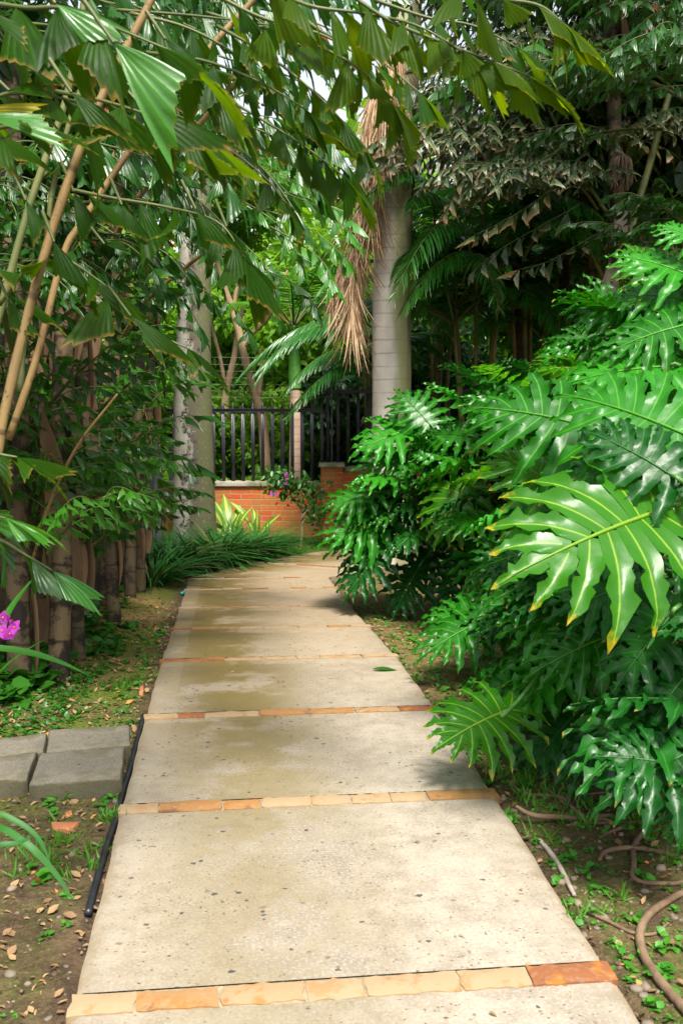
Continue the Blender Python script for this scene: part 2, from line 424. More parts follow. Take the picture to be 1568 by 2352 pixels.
def thin_rings(k, o, v, c):
    sx = k.n('ShaderNodeSeparateXYZ'); k.put(sx.inputs[0], o)
    w = k.math('FRACT', k.math('MULTIPLY', sx.outputs[2], 9.0))
    return k.mix(k.math('MULTIPLY', k.ramp(k.math('ABSOLUTE', k.math('SUBTRACT', w, 0.5)), 0.12, 0.0), 0.6), c, (0.16, 0.10, 0.07))
M['thin_palm'] = plainmat('ringed_palm_stem', (0.30, 0.20, 0.14), (0.46, 0.34, 0.25), scale=5, rough=0.75, bump=0.3, extra=thin_rings)
M['crownshaft'] = plainmat('green_crownshaft', (0.06, 0.24, 0.03), (0.13, 0.36, 0.06), scale=4, rough=0.35, bump=0.1)
M['bark'] = plainmat('brown_bark', (0.20, 0.12, 0.06), (0.42, 0.30, 0.18), scale=6, rough=0.85, bump=0.6, bscale=24, stretch=(1, 1, 0.3))
M['pale_bark'] = plainmat('pale_bark', (0.40, 0.33, 0.25), (0.62, 0.55, 0.46), scale=6, rough=0.8, bump=0.4)
M['leaf_sun'] = leafmat('bright_foliage', (0.08, 0.23, 0.010), (0.20, 0.40, 0.015), rough=0.45, trans=0.45, tcol=(0.32, 0.55, 0.02), spec=0.4)  # sunlit brightness put into the far foliage colour
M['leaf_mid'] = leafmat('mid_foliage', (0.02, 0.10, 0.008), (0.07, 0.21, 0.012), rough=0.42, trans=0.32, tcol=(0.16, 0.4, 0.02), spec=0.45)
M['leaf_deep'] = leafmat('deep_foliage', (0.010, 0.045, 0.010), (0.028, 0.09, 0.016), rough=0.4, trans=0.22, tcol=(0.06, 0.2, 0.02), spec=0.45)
M['grass_dark'] = leafmat('strap_leaf', (0.014, 0.075, 0.012), (0.040, 0.165, 0.026), rough=0.5, trans=0.15, tcol=(0.06, 0.25, 0.02), spec=0.25, odd=(0.22, 0.15, 0.07), oddp=0.95)
M['turf'] = leafmat('turf_blade', (0.035, 0.15, 0.006), (0.09, 0.27, 0.012), rough=0.5, trans=0.35, tcol=(0.3, 0.5, 0.02))
M['weed'] = leafmat('weed_leaf', (0.03, 0.16, 0.012), (0.08, 0.30, 0.02), rough=0.45, trans=0.3, tcol=(0.2, 0.5, 0.02))
M['under'] = leafmat('undergrowth_leaf', (0.016, 0.09, 0.008), (0.045, 0.19, 0.014), rough=0.38, trans=0.28, tcol=(0.12, 0.35, 0.02))
M['ginger'] = leafmat('variegated_leaf', (0.08, 0.26, 0.02), (0.14, 0.34, 0.03), rough=0.4, trans=0.3, tcol=(0.3, 0.5, 0.03), vein=(0.62, 0.60, 0.12), veinw=0.22)
M['litter'] = leafmat('fallen_leaf', (0.14, 0.07, 0.03), (0.42, 0.28, 0.13), rough=0.75, trans=0.1, odd=(0.5, 0.20, 0.05), oddp=0.9)
M['petal'] = leafmat('magenta_petal', (0.45, 0.02, 0.42), (0.62, 0.08, 0.60), rough=0.5, trans=0.35, tcol=(0.8, 0.15, 0.75))
M['flower_eye'] = plainmat('flower_throat', (0.55, 0.20, 0.02), (0.7, 0.35, 0.05))
M['fruit'] = plainmat('green_fruit', (0.10, 0.18, 0.02), (0.24, 0.32, 0.06), rough=0.4, bump=0.0)
M['strand'] = plainmat('dry_strand', (0.10, 0.065, 0.045), (0.30, 0.21, 0.15), scale=12, rough=0.85, bump=0.5, bscale=60)
M['husk'] = plainmat('grey_husk', (0.20, 0.16, 0.13), (0.42, 0.35, 0.29), scale=8, rough=0.9, bump=0.5)
M['root'] = plainmat('bare_root', (0.085, 0.050, 0.028), (0.23, 0.15, 0.09), scale=9, rough=0.75, bump=0.5, bscale=45)
M['hose'] = plainmat('black_hose', (0.010, 0.011, 0.014), (0.022, 0.024, 0.03), scale=12, rough=0.35, bump=0.05)
M['teal_hose'] = plainmat('teal_hose', (0.01, 0.25, 0.20), (0.03, 0.40, 0.33), scale=12, rough=0.4, bump=0.05)
M['iron'] = plainmat('fence_paint', (0.022, 0.020, 0.030), (0.045, 0.042, 0.058), scale=9, rough=0.42, bump=0.12, bscale=50, extra=lambda k, o, v, c: k.mix(k.ramp(k.noise(o, 18, 5), 0.66, 0.74), c, (0.10, 0.085, 0.08)))
M['grey_iron'] = plainmat('grey_post_paint', (0.10, 0.10, 0.13), (0.16, 0.16, 0.20), scale=6, rough=0.5, bump=0.1)
M['wire'] = plainmat('wire', (0.25, 0.25, 0.24), (0.35, 0.35, 0.34), rough=0.4, bump=0)
M['coping'] = plainmat('weathered_coping', (0.20, 0.19, 0.14), (0.42, 0.38, 0.30), scale=6, rough=0.9, bump=0.4, extra=lambda k, o, v, c: k.mix(k.ramp(k.noise(o, 3.5, 5), 0.5, 0.65), c, (0.15, 0.17, 0.08)))
def paver_wear(k, o, c):
    c = k.mix(k.math('MULTIPLY', k.ramp(k.noise(o, 90, 3), 0.5, 0.62), 0.35), c, (0.28, 0.255, 0.215))
    c = k.mix(k.math('MULTIPLY', k.ramp(k.noise(o, 6, 6, 0.7), 0.46, 0.66), 0.75), c, (0.105, 0.09, 0.05))
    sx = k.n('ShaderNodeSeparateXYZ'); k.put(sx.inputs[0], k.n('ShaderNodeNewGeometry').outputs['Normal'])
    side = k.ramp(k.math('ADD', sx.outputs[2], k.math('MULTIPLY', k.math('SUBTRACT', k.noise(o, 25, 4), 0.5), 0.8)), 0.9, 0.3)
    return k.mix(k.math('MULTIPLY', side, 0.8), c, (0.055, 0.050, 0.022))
M['paver'] = plainmat('grey_paver', (0.115, 0.102, 0.076), (0.20, 0.178, 0.138), scale=5, rough=0.92, bump=0.8, bscale=70, bd=0.006, extra=lambda k, o, v, c: k.mix(k.ramp(k.noise(o, 7, 6), 0.56, 0.72), k.mix(k.math('MULTIPLY', k.ramp(k.noise(o, 90, 3), 0.5, 0.62), 0.3), c, (0.28, 0.255, 0.215)), (0.070, 0.066, 0.032)) if o is None else paver_wear(k, o, c))
M['pebble'] = plainmat('pebble', (0.085, 0.072, 0.055), (0.22, 0.175, 0.12), scale=3, rough=0.7, bump=0.2)
M['clod'] = plainmat('soil_clod', (0.035, 0.022, 0.013), (0.12, 0.078, 0.046), scale=20, rough=0.95, bump=0.6, bscale=90)
M['clay'] = plainmat('clay_shard', (0.32, 0.11, 0.045), (0.46, 0.19, 0.08), scale=9, rough=0.85, bump=0.3)
M['render_wall'] = plainmat('pale_render', (0.55, 0.5, 0.45), (0.7, 0.66, 0.6), scale=2, rough=0.9, bump=0.1)

def brickmat():
    m, nt, out = mat_new('red_brick'); k = NT(nt)
    ob = k.n('ShaderNodeTexCoord').outputs['Object']
    sx = k.n('ShaderNodeSeparateXYZ'); k.put(sx.inputs[0], ob)
    cb = k.n('ShaderNodeCombineXYZ'); k.put(cb.inputs[0], k.math('ADD', sx.outputs[0], sx.outputs[1])); k.put(cb.inputs[1], sx.outputs[2])
    wob = k.math('MULTIPLY', k.math('SUBTRACT', k.noise(ob, 6, 3), 0.5), 0.012)
    va = k.n('ShaderNodeVectorMath', operation='ADD'); k.put(va.inputs[0], cb.outputs[0]); k.put(va.inputs[1], wob)
    b = k.n('ShaderNodeTexBrick', offset=0.5)
    k.put(b.inputs['Vector'], va.outputs[0]); k.put(b.inputs['Color1'], (0.50, 0.075, 0.018)); k.put(b.inputs['Color2'], (0.56, 0.17, 0.035)); k.put(b.inputs['Mortar'], (0.34, 0.27, 0.16))
    for nme, val in (('Scale', 1.0), ('Mortar Size', 0.008), ('Mortar Smooth', 0.3), ('Bias', -0.1), ('Brick Width', 0.29), ('Row Height', 0.077)): k.put(b.inputs[nme], val)
    c = k.mix(k.ramp(k.noise(ob, 2.5, 5), 0.42, 0.68), b.outputs['Color'], (0.34, 0.17, 0.045))
    c = k.mix(k.math('MULTIPLY', k.ramp(k.noise(ob, 30, 4), 0.45, 0.7), 0.35), c, (0.55, 0.22, 0.09))
    c = k.mix(k.math('MULTIPLY', k.ramp(k.noise(ob, 1.6, 5), 0.55, 0.72), 0.6), c, (0.14, 0.12, 0.04))
    h = k.math('ADD', k.math('MULTIPLY', b.outputs['Fac'], -1.0), k.math('MULTIPLY', k.noise(ob, 70, 4), 0.35))
    nt.links.new(k.bsdf(c, 0.85, k.bump(h, 0.6, 0.008), 0.3), out.inputs[0])
    return m
M['brick'] = brickmat()

def concrete():
    m, nt, out = mat_new('washed_concrete'); k = NT(nt)
    tc = k.n('ShaderNodeTexCoord'); uv = tc.outputs['UV']
    sx = k.n('ShaderNodeSeparateXYZ'); k.put(sx.inputs[0], uv); U, V = sx.outputs[0], sx.outputs[1]
    n1 = k.noise(uv, 2.2, 6, 0.6); n2 = k.noise(uv, 11, 6, 0.65); n3 = k.noise(uv, 95, 4, 0.75); n4 = k.noise(k.vecmul(uv, (1, 1.4, 1)), 42, 6, 0.75)
    c = k.mix(k.ramp(k.math('ADD', k.math('MULTIPLY', n2, 0.55), k.math('MULTIPLY', n1, 0.45)), 0.36, 0.60), (0.208, 0.176, 0.134), (0.325, 0.290, 0.234))
    c = k.mix(k.math('MULTIPLY', k.ramp(n3, 0.50, 0.62), 0.55), c, (0.41, 0.37, 0.31))
    c = k.mix(k.math('MULTIPLY', k.ramp(n3, 0.46, 0.36), 0.45), c, (0.22, 0.16, 0.09))
    c = k.mix(k.math('MULTIPLY', k.ramp(n4, 0.54, 0.64), 0.6), c, (0.30, 0.20, 0.10))
    # rusty blotches
    c = k.mix(k.math('MULTIPLY', k.math('MULTIPLY', k.ramp(k.noise(uv, 6.5, 5, 0.7), 0.62, 0.74), k.ramp(n3, 0.3, 0.6)), 0.5), c, (0.27, 0.15, 0.06))
    # older slabs carry more grime
    far = k.ramp(k.math('ADD', V, k.math('MULTIPLY', k.math('SUBTRACT', n1, 0.5), 2.5)), 4.0, 8.5)
    c = k.mix(k.math('MULTIPLY', far, 0.5), c, (0.31, 0.21, 0.10))
    # olive algae where water stands along the shady side
    band = k.ramp(k.math('ABSOLUTE', k.math('SUBTRACT', U, k.ramp(V, 4.0, 8.0, 0.50, 0.30))), 0.62, 0.05)
    al = k.math('MULTIPLY', band, k.ramp(k.math('ADD', n1, k.math('MULTIPLY', n2, 0.35)), 0.52, 0.70))
    al = k.math('MULTIPLY', al, k.ramp(V, 2.0, 6.0, 0.42, 1.0))
    c = k.mix(k.math('MULTIPLY', al, 0.9), c, (0.125, 0.090, 0.014))
    # damp patches right below the stone bands
    fr = k.math('FRACT', k.math('DIVIDE', k.math('SUBTRACT', V, 2.62), 1.165))
    dm = k.math('MULTIPLY', k.ramp(k.math('ADD', fr, k.math('MULTIPLY', k.math('SUBTRACT', n2, 0.5), 0.5)), 0.5, 0.95), k.math('MULTIPLY', k.ramp(V, 4.2, 5.2), k.ramp(U, 1.15, 0.5)))
    c = k.mix(k.math('MULTIPLY', dm, 0.45), c, (0.12, 0.085, 0.03))
    # dark stone chips, in drifts
    nv = k.n('ShaderNodeTexNoise'); k.put(nv.inputs['Vector'], uv); k.put(nv.inputs['Scale'], 70.0); k.put(nv.inputs['Detail'], 3.0)
    wv = k.n('ShaderNodeVectorMath', operation='MULTIPLY_ADD'); k.put(wv.inputs[0], nv.outputs['Color']); wv.inputs[1].default_value = (0.016, 0.016, 0); k.put(wv.inputs[2], k.vecmul(uv, (0.8, 1.0, 1)))
    warp = wv.outputs[0]
    v2 = k.n('ShaderNodeTexVoronoi', feature='F1'); k.put(v2.inputs['Vector'], warp); k.put(v2.inputs['Scale'], 105.0)
    c2 = k.n('ShaderNodeSeparateXYZ'); k.put(c2.inputs[0], v2.outputs['Color'])
    small = k.math('MULTIPLY', k.math('GREATER_THAN', c2.outputs[0], k.ramp(k.noise(uv, 2.6, 3), 0.40, 0.68, 0.975, 0.82)), k.ramp(v2.outputs['Distance'], 0.42, 0.30))
    c = k.mix(k.math('MULTIPLY', small, 0.8), c, k.mix(c2.outputs[1], (0.05, 0.045, 0.04), (0.16, 0.10, 0.055)))
    vo = k.n('ShaderNodeTexVoronoi', feature='F1'); k.put(vo.inputs['Vector'], warp); k.put(vo.inputs['Scale'], 50.0); k.put(vo.inputs['Randomness'], 1.0)
    cs = k.n('ShaderNodeSeparateXYZ'); k.put(cs.inputs[0], vo.outputs['Color'])
    drift = k.ramp(k.noise(uv, 3.0, 3), 0.40, 0.70, 0.985, 0.86)
    chip = k.math('MULTIPLY', k.math('GREATER_THAN', cs.outputs[0], drift), k.ramp(k.math('ADD', vo.outputs['Distance'], k.math('MULTIPLY', k.math('SUBTRACT', n4, 0.5), 0.25)), k.math('ADD', k.math('MULTIPLY', cs.outputs[1], 0.36), 0.16), k.math('ADD', k.math('MULTIPLY', cs.outputs[1], 0.36), 0.08)))
    chipc = k.mix(k.ramp(cs.outputs[2], 0.5, 0.8), (0.035, 0.036, 0.040), (0.15, 0.11, 0.07))
    c = k.mix(k.math('MULTIPLY', chip, 0.9), c, chipc)
    # smooth trowelled margins
    e = k.math('MINIMUM', U, k.math('SUBTRACT', 1.46, U))
    c = k.mix(k.math('MULTIPLY', k.ramp(e, 0.135, 0.125), 0.22), c, (0.27, 0.225, 0.165))
    c = k.mix(k.math('MULTIPLY', k.ramp(k.math('ABSOLUTE', k.math('SUBTRACT', e, 0.13)), 0.006, 0.0), 0.35), c, (0.25, 0.2, 0.13))
    c = k.mix(k.math('MULTIPLY', k.ramp(k.math('ADD', e, k.math('MULTIPLY', k.math('SUBTRACT', n2, 0.5), 0.16)), 0.05, -0.01), 0.7), c, (0.22, 0.17, 0.10))
    h = k.math('ADD', k.math('MULTIPLY', n3, 0.6), k.math('ADD', k.math('MULTIPLY', n4, 0.5), k.math('MULTIPLY', chip, -0.4)))
    nt.links.new(k.bsdf(c, 0.8, k.bump(h, 0.35, 0.004), 0.35), out.inputs[0])
    return m
M['concrete'] = concrete()

def stone():
    m, nt, out = mat_new('band_stone'); k = NT(nt)
    ob = k.n('ShaderNodeTexCoord').outputs['Object']; r = k.attr('rnd')
    n1 = k.noise(ob, 12, 6, 0.65, 0.6); n2 = k.noise(ob, 45, 4)
    c = k.mix(k.ramp(r, 0.5, 0.72), (0.315, 0.225, 0.128), (0.285, 0.150, 0.055))
    c = k.mix(k.ramp(r, 0.80, 0.90), c, (0.22, 0.08, 0.03))
    c = k.mix(k.math('MULTIPLY', k.ramp(n1, 0.52, 0.64), k.ramp(r, 0.2, 0.9, 0.4, 1.0)), c, (0.31, 0.12, 0.02))
    c = k.mix(k.math('MULTIPLY', k.ramp(k.noise(ob, 9, 6, 0.7, 0.4), 0.58, 0.66), k.ramp(r, 0.3, 1.0, 0.3, 0.95)), c, (0.14, 0.06, 0.035))
    c = k.mix(k.math('MULTIPLY', k.ramp(n2, 0.5, 0.7), 0.3), c, (0.34, 0.26, 0.17))
    nt.links.new(k.bsdf(c, 0.7, k.bump(k.math('ADD', n1, k.math('MULTIPLY', n2, 0.5)), 0.3, 0.006), 0.4), out.inputs[0])
    return m
M['stone'] = stone()
M['grout'] = plainmat('sandy_grout', (0.20, 0.15, 0.09), (0.36, 0.29, 0.19), scale=20, rough=0.95, bump=0.5, bscale=120)

def soil():
    m, nt, out = mat_new('garden_soil'); k = NT(nt)
    ob = k.n('ShaderNodeTexCoord').outputs['Object']
    n1 = k.noise(ob, 1.6, 6, 0.6); n2 = k.noise(ob, 9, 6, 0.7); n3 = k.noise(ob, 60, 5, 0.7); n4 = k.noise(ob, 25, 5, 0.7)
    c = k.mix(k.ramp(n2, 0.35, 0.65), (0.050, 0.030, 0.018), (0.125, 0.078, 0.045))
    c = k.mix(k.math('MULTIPLY', k.ramp(n3, 0.52, 0.72), 0.6), c, (0.22, 0.15, 0.09))
    c = k.mix(k.math('MULTIPLY', k.ramp(n3, 0.42, 0.28), 0.6), c, (0.025, 0.016, 0.010))
    ta = k.math('MULTIPLY', k.attr('tan'), k.ramp(k.math('ADD', n2, k.math('MULTIPLY', n4, 0.4)), 0.42, 0.75))
    c = k.mix(ta, c, k.mix(k.ramp(n4, 0.4, 0.65), (0.28, 0.17, 0.06), (0.55, 0.34, 0.15)))
    mo = k.math('MULTIPLY', k.attr('moss'), k.ramp(k.math('ADD', k.math('MULTIPLY', n1, 0.6), k.math('MULTIPLY', n4, 0.5)), 0.42, 0.62))
    c = k.mix(mo, c, k.mix(k.ramp(n3, 0.35, 0.65), (0.045, 0.075, 0.006), (0.15, 0.205, 0.018)))
    c = k.mix(k.attr('turf'), c, k.mix(k.ramp(n4, 0.35, 0.65), (0.04, 0.12, 0.01), (0.12, 0.24, 0.02)))
    h = k.math('ADD', n3, k.math('ADD', k.math('MULTIPLY', n4, 1.2), k.math('MULTIPLY', n2, 1.5)))
    nt.links.new(k.bsdf(c, 0.9, k.bump(h, 0.8, 0.02), 0.25), out.inputs[0])
    return m
M['soil'] = soil()
# ------------------------------------------------------------------ levels measured along the path
zcs = [2.78, 4.01, 5.17, 6.39, 7.63, 8.76, 9.93, 10.7]
lpx = [(180, 2285), (290, 1848), (339, 1640), (375, 1510), (398, 1446), (408, 1400), (430, 1358), (440, 1335)]
rpx = [(1432, 2255), (1150, 1818), (1000, 1625), (905, 1503), (848, 1442), (800, 1397), (775, 1356), (760, 1333)]
Cn = np.array([P((a[0] + b[0]) / 2, (a[1] + b[1]) / 2, z) for a, b, z in zip(lpx, rpx, zcs)])
AX = np.polyfit(Cn[:, 1], Cn[:, 0], 1)
DIR = unit(V3(AX[0], 1, 0)); NRM = V3(DIR[1], -DIR[0], 0)
HW = 0.73
C0 = V3(np.polyval(AX, 0.0), 0, 0)
_ky = np.concatenate([[-8, 0.5], Cn[:, 1], [12, 13.5, 16, 80]])
_kz = np.concatenate([[0, 0.0], Cn[:, 2] * 0.9, [-0.27, -0.27, -0.25, -0.1]])
_yy = np.linspace(-8, 80, 1761)
_zz = np.interp(_yy, _ky, _kz); _zz = np.convolve(np.pad(_zz, 14, mode='edge'), np.ones(29) / 29, mode='valid')
def zpath(y): return np.interp(y, _yy, _zz)
def path_uv(x, y):
    d = np.stack([x - C0[0], y - C0[1]], -1)
    return d @ NRM[:2] + HW, d @ DIR[:2]        # across (0..1.46), along
VB = [path_uv(c[0], c[1])[1] for c in Cn]        # bands along the path
VEND = VB[-1]
STEP = float(np.mean(np.diff(VB[:6])))
# second leg turns right
LEG_L = [P(440, 1335, 10.7)[:2], V3(-1.06, 11.75, 0)[:2], V3(-0.30, 12.65, 0)[:2], V3(0.8, 13.25, 0)[:2], V3(3.4, 14.0, 0)[:2]]
LEG_R = [P(760, 1333, 10.7)[:2], V3(0.25, 11.1, 0)[:2], V3(0.75, 11.55, 0)[:2], V3(1.5, 12.0, 0)[:2], V3(3.8, 12.6, 0)[:2]]

def snoise(x, y, s=0):
    g = np.random.default_rng(77 + s); v = 0
    for k in range(7):
        a = g.uniform(0, 2 * PI); f = g.uniform(0.7, 1.5)
        v = v + np.sin((x * math.cos(a) + y * math.sin(a)) * f + g.uniform(0, 7))
    return v / 7
def smooth(a, b, x):
    t = np.clip((x - a) / (b - a), 0, 1); return t * t * (3 - 2 * t)
def ground_z(x, y):
    x = np.asarray(x, float); y = np.asarray(y, float)
    u, v = path_uv(x, y)
    e = np.maximum(-u, u - 2 * HW)                # distance off the path edge
    e2 = np.where(v > VEND - 0.2, np.minimum(np.abs(e), 0.4), e)
    z = zpath(y) - 0.035
    left = smooth(0.1, 1.0, -u)
    z = z + 0.09 * left * smooth(4.8, 7.2, y) * (1 - smooth(9.3, 11, y))
    amp = smooth(0.02, 0.6, e)
    z = z + amp * (0.022 * snoise(x * 3, y * 3) + 0.012 * snoise(x * 9, y * 9, 1) + 0.005 * snoise(x * 24, y * 24, 2)) 
    z = z + 0.10 * smooth(1.5, 6, np.abs(u - HW)) * snoise(x * 0.6, y * 0.6, 3)
    z = z - 0.05 * (1 - smooth(-0.06, 0.03, e)) * (v < VEND + 0.1)
    # a shallow bed under the second leg
    inleg = smooth(10.4, 10.9, y) * (1 - smooth(13.2, 13.8, y)) * smooth(-2.0, -1.2, x)
    return z - 0.03 * inleg
def on_ground(x, y, dz=0.0): return V3(x, y, float(ground_z(x, y)) + dz)
def gp(u, v, dz=0.0):
    """where the sight line through (u, v) meets the ground"""
    zc = np.arange(1.5, 40, 0.01)
    p = P(u, v, 1.0) - V3(0, 0, CAM_Z)
    X = p[None] * zc[:, None] + V3(0, 0, CAM_Z)
    hit = X[:, 2] <= ground_z(X[:, 0], X[:, 1]) + dz
    return X[int(np.argmax(hit))] if hit.any() else X[-1]

# ground sheet
xs = np.unique(np.round(np.concatenate([np.linspace(-120, -8, 25), np.arange(-8, -3.6, 0.25), np.arange(-3.6, 3.61, 0.05), np.arange(3.75, 8, 0.25), np.linspace(8, 120, 25)]), 3))
ys = np.unique(np.round(np.concatenate([np.linspace(-90, -3, 18), np.arange(-3, 1.5, 0.25), np.arange(1.5, 9, 0.045), np.arange(9, 15, 0.09), np.arange(15, 24, 0.4), np.linspace(24, 160, 26)]), 3))
GX, GY = np.meshgrid(xs, ys)
GZ = ground_z(GX, GY)
mb = MB(); mb.add(np.stack([GX, GY, GZ], -1), gridfaces(len(ys), len(xs)))
me = mb.mesh('ground', M['soil'])
gu, gv = path_uv(GX, GY)
left = smooth(0, 0.15, -gu)
moss = 1.15 * left * smooth(3.4, 4.8, GY) * (1 - 0.3 * smooth(7.0, 8.5, GY)) + 0.35 * left * (1 - smooth(3.4, 4.8, GY)) + 0.5 * smooth(0, 0.1, gu - 2 * HW) * (1 - 0.4 * smooth(1.2, 2.5, gu))
tan = left * smooth(5.0, 6.2, GY) * (1 - smooth(9.0, 10.5, GY)) * smooth(0.0, 0.3, -gu) * 0.9 + 0.35 * smooth(0, 0.1, gu - 2 * HW) * smooth(3.5, 6, GY)
turf = smooth(11.2, 11.8, GY) * (1 - smooth(13.9, 14.2, GY)) * smooth(-1.5, -0.9, GX) * (1 - smooth(1.2, 2.5, GX))
turf = np.maximum(turf, smooth(15, 18, GY) * 0.8)
for nme, a in (('moss', moss), ('tan', tan), ('turf', turf)):
    at = me.attributes.new(nme, 'FLOAT', 'POINT'); at.data.foreach_set('value', np.clip(a, 0, 1).astype(np.float32).ravel())
g = link('ground', me); tag(g, 'bare brown garden soil with moss and patches of turf', 'ground', kind='structure')

# path slabs: one strip between each pair of stone bands
TH = 0.075
def strip(mb, v0, v1, top=0.0, edge=0.0, nu=8):
    vs = np.linspace(v0, v1, max(3, int((v1 - v0) / 0.03)))
    us = np.concatenate([[0, 0.006, 0.02], np.linspace(0.1, 2 * HW - 0.1, nu), [2 * HW - 0.02, 2 * HW - 0.006, 2 * HW]])
    V, U = np.meshgrid(vs, us, indexing='ij')
    X = C0[0] + DIR[0] * V + NRM[0] * (U - HW); Y = DIR[1] * V + NRM[1] * (U - HW)
    ed = np.minimum(U, 2 * HW - U)
    wob = 0.0025 * np.sin(V * 7 + (U > HW) * 2) + 0.0015 * np.sin(V * 23) + 0.0045 * np.maximum(0, snoise(V * 14, U * 3, 31)) * np.where(snoise(V * 5, U, 33) > 0.1, -1, 0)
    sg = np.where(U > HW, 1, -1) * (ed < 0.05)
    X = X + NRM[0] * wob * sg; Y = Y + NRM[1] * wob * sg
    Z = zpath(Y) + top - 0.012 * (1 - smooth(0, 0.02, ed))
    top_v = np.stack([X, Y, Z], -1)
    m, n = V.shape
    mb.add(top_v, gridfaces(m, n)[:, ::-1], np.stack([U, V], -1))
    for col in (0, n - 1):
        a = top_v[:, col]; b = a - V3(0, 0, TH)
        f = gridfaces(2, m)
        mb.add(np.vstack([a, b]), f if col == 0 else f[:, ::-1], np.tile(np.stack([U[:, col], V[:, col]], -1), (2, 1)))
BW = 0.092
mb = MB()
cuts = [VB[0] - 2 * STEP, VB[0] - STEP] + VB
for a, b in zip(cuts[:-1], cuts[1:]): strip(mb, a + BW / 2 + 0.006, b - BW / 2 - 0.006)
pl, pr = np.array(LEG_L), np.array(LEG_R)
q = np.linspace(0, 1, 40)
Lc = np.stack([np.interp(q * 4, range(5), pl[:, 0]), np.interp(q * 4, range(5), pl[:, 1])], -1)
Rc = np.stack([np.interp(q * 4, range(5), pr[:, 0]), np.interp(q * 4, range(5), pr[:, 1])], -1)
w = np.linspace(0, 1, 10)[:, None, None]
T2 = Lc[None] * (1 - w) + Rc[None] * w
T2 = T2 + 0.055 * DIR[:2] * (1 - np.minimum(q * 8, 1))[None, :, None]
z2 = zpath(T2[..., 1])
U2 = np.broadcast_to((w[..., 0] * 1.46), z2.shape); V2 = np.broadcast_to(VEND + q * 5.5, z2.shape)
mb.add(np.concatenate([T2, z2[..., None]], -1), gridfaces(10, 40), np.stack([U2, V2], -1))
for row, fl in ((0, False), (9, True)):
    a = np.concatenate([T2[row], z2[row][:, None]], -1)
    f = gridfaces(2, 40)
    mb.add(np.vstack([a, a - V3(0, 0, 0.08)]), f[:, ::-1] if fl else f, np.tile(np.stack([U2[row], V2[row]], -1), (2, 1)))
path = link('path', mb.mesh('path', M['concrete'])); tag(path, 'washed concrete garden path crossed by stone bands', 'path', kind='structure')

def band(vc, bw=BW, ends=None):
    """row of split stones across the path; ends gives another line than the path's own width"""
    mb = MB(); gr = MB()
    g = np.random.default_rng(int(vc * 100))
    u = -0.014
    while u < 2 * HW:
        wd = g.uniform(0.13, 0.27); 
        if 2 * HW - (u + wd) < 0.09: wd = 2 * HW + 0.014 - u
        n0, n1 = 9, 4
        A, B = np.meshgrid(np.linspace(0, 1, n0), np.linspace(0, 1, n1), indexing='ij')
        gap = 0.004
        uu = u + gap + (wd - 2 * gap) * A; vv = (B - 0.5) * (bw - 0.004)
        jag = g.normal(0, 0.004, n0)[:, None] * (B - 0.5) * 2
        vv = vv + jag + g.normal(0, 0.002)
        uu = uu + g.normal(0, 0.003, n1)[None] * (np.abs(A - 0.5) * 2)
        if ends is None:
            X = C0[0] + DIR[0] * (vc + vv) + NRM[0] * (uu - HW); Y = DIR[1] * (vc + vv) + NRM[1] * (uu - HW)
        else:
            a, b = ends; d = unit(b - a); nn = V3(-d[1], d[0], 0)[:2]; k = np.linalg.norm(b - a) / (2 * HW)
            X = a[0] + d[0] * uu * k + nn[0] * vv; Y = a[1] + d[1] * uu * k + nn[1] * vv
        edge = np.minimum(np.minimum(A, 1 - A) * wd, np.minimum(B, 1 - B) * bw)
        Z = zpath(Y) + 0.005 + g.uniform(-0.002, 0.003) - 0.004 * (1 - smooth(0, 0.012, edge)) + g.normal(0, 0.0008, A.shape)
        tv = np.stack([X, Y, Z], -1); rr = g.random()
        mb.add(tv, gridfaces(n0, n1), None, rr)
        per = np.concatenate([tv[:, 0], tv[-1, 1:], tv[-2::-1, -1], tv[0, -2:0:-1]])
        m = len(per); low = per - V3(0, 0, 0.07)
        f = np.array([[i, m + i, m + (i + 1) % m, (i + 1) % m] for i in range(m)])
        mb.add(np.vstack([per, low]), f, None, rr)
        u += wd
    o = link('stone_band', mb.mesh('stone_band', M['stone']), path)
    return o
for vc in [VB[0] - STEP] + VB: band(vc)
band(20.5, 0.09, (np.array([-1.02, 11.78]), np.array([0.42, 11.2])))
# grout bed under the bands
mb = MB()
for vc in [VB[0] - STEP] + VB: strip(mb, vc - BW / 2 - 0.0055, vc + BW / 2 + 0.0055, top=-0.004)
link('grout', mb.mesh('grout', M['grout']), path)

# ------------------------------------------------------------------ concrete pavers beside the path
def paver(px, top, label):
    q = [gp(u, v, top + 0.035)[:2] for u, v in px]
    q = np.array(q)
    ar = sum(q[i - 1][0] * q[i][1] - q[i][0] * q[i - 1][1] for i in range(4))
    if ar < 0: q = q[::-1]
    c = q.mean(0); z = float(ground_z(*c))
    mb = MB(); bevbox(mb, q, z + top + 0.035, z - 0.05, 0.012, jit=0.0015)
    solo('concrete_paver', mb, M['paver'], V3(c[0], c[1], z), label, 'paver', 'loose concrete pavers beside the path')
paver([(112, 1679), (298, 1664), (301, 1712), (106, 1733)], 0.035, 'grey concrete paver behind the largest-looking one, touching the hose side')
paver([(92, 1734), (286, 1713), (279, 1788), (66, 1803)], 0.045, 'grey concrete paver in front with mossy front face, closest to the hose')
paver([(-70, 1706), (110, 1679), (101, 1724), (-80, 1748)], 0.03, 'brownish concrete paver at the frame edge in the rear of the pair')
paver([(-80, 1749), (86, 1727), (62, 1788), (-90, 1800)], 0.04, 'brownish concrete paver at the frame edge in the front of the pair')

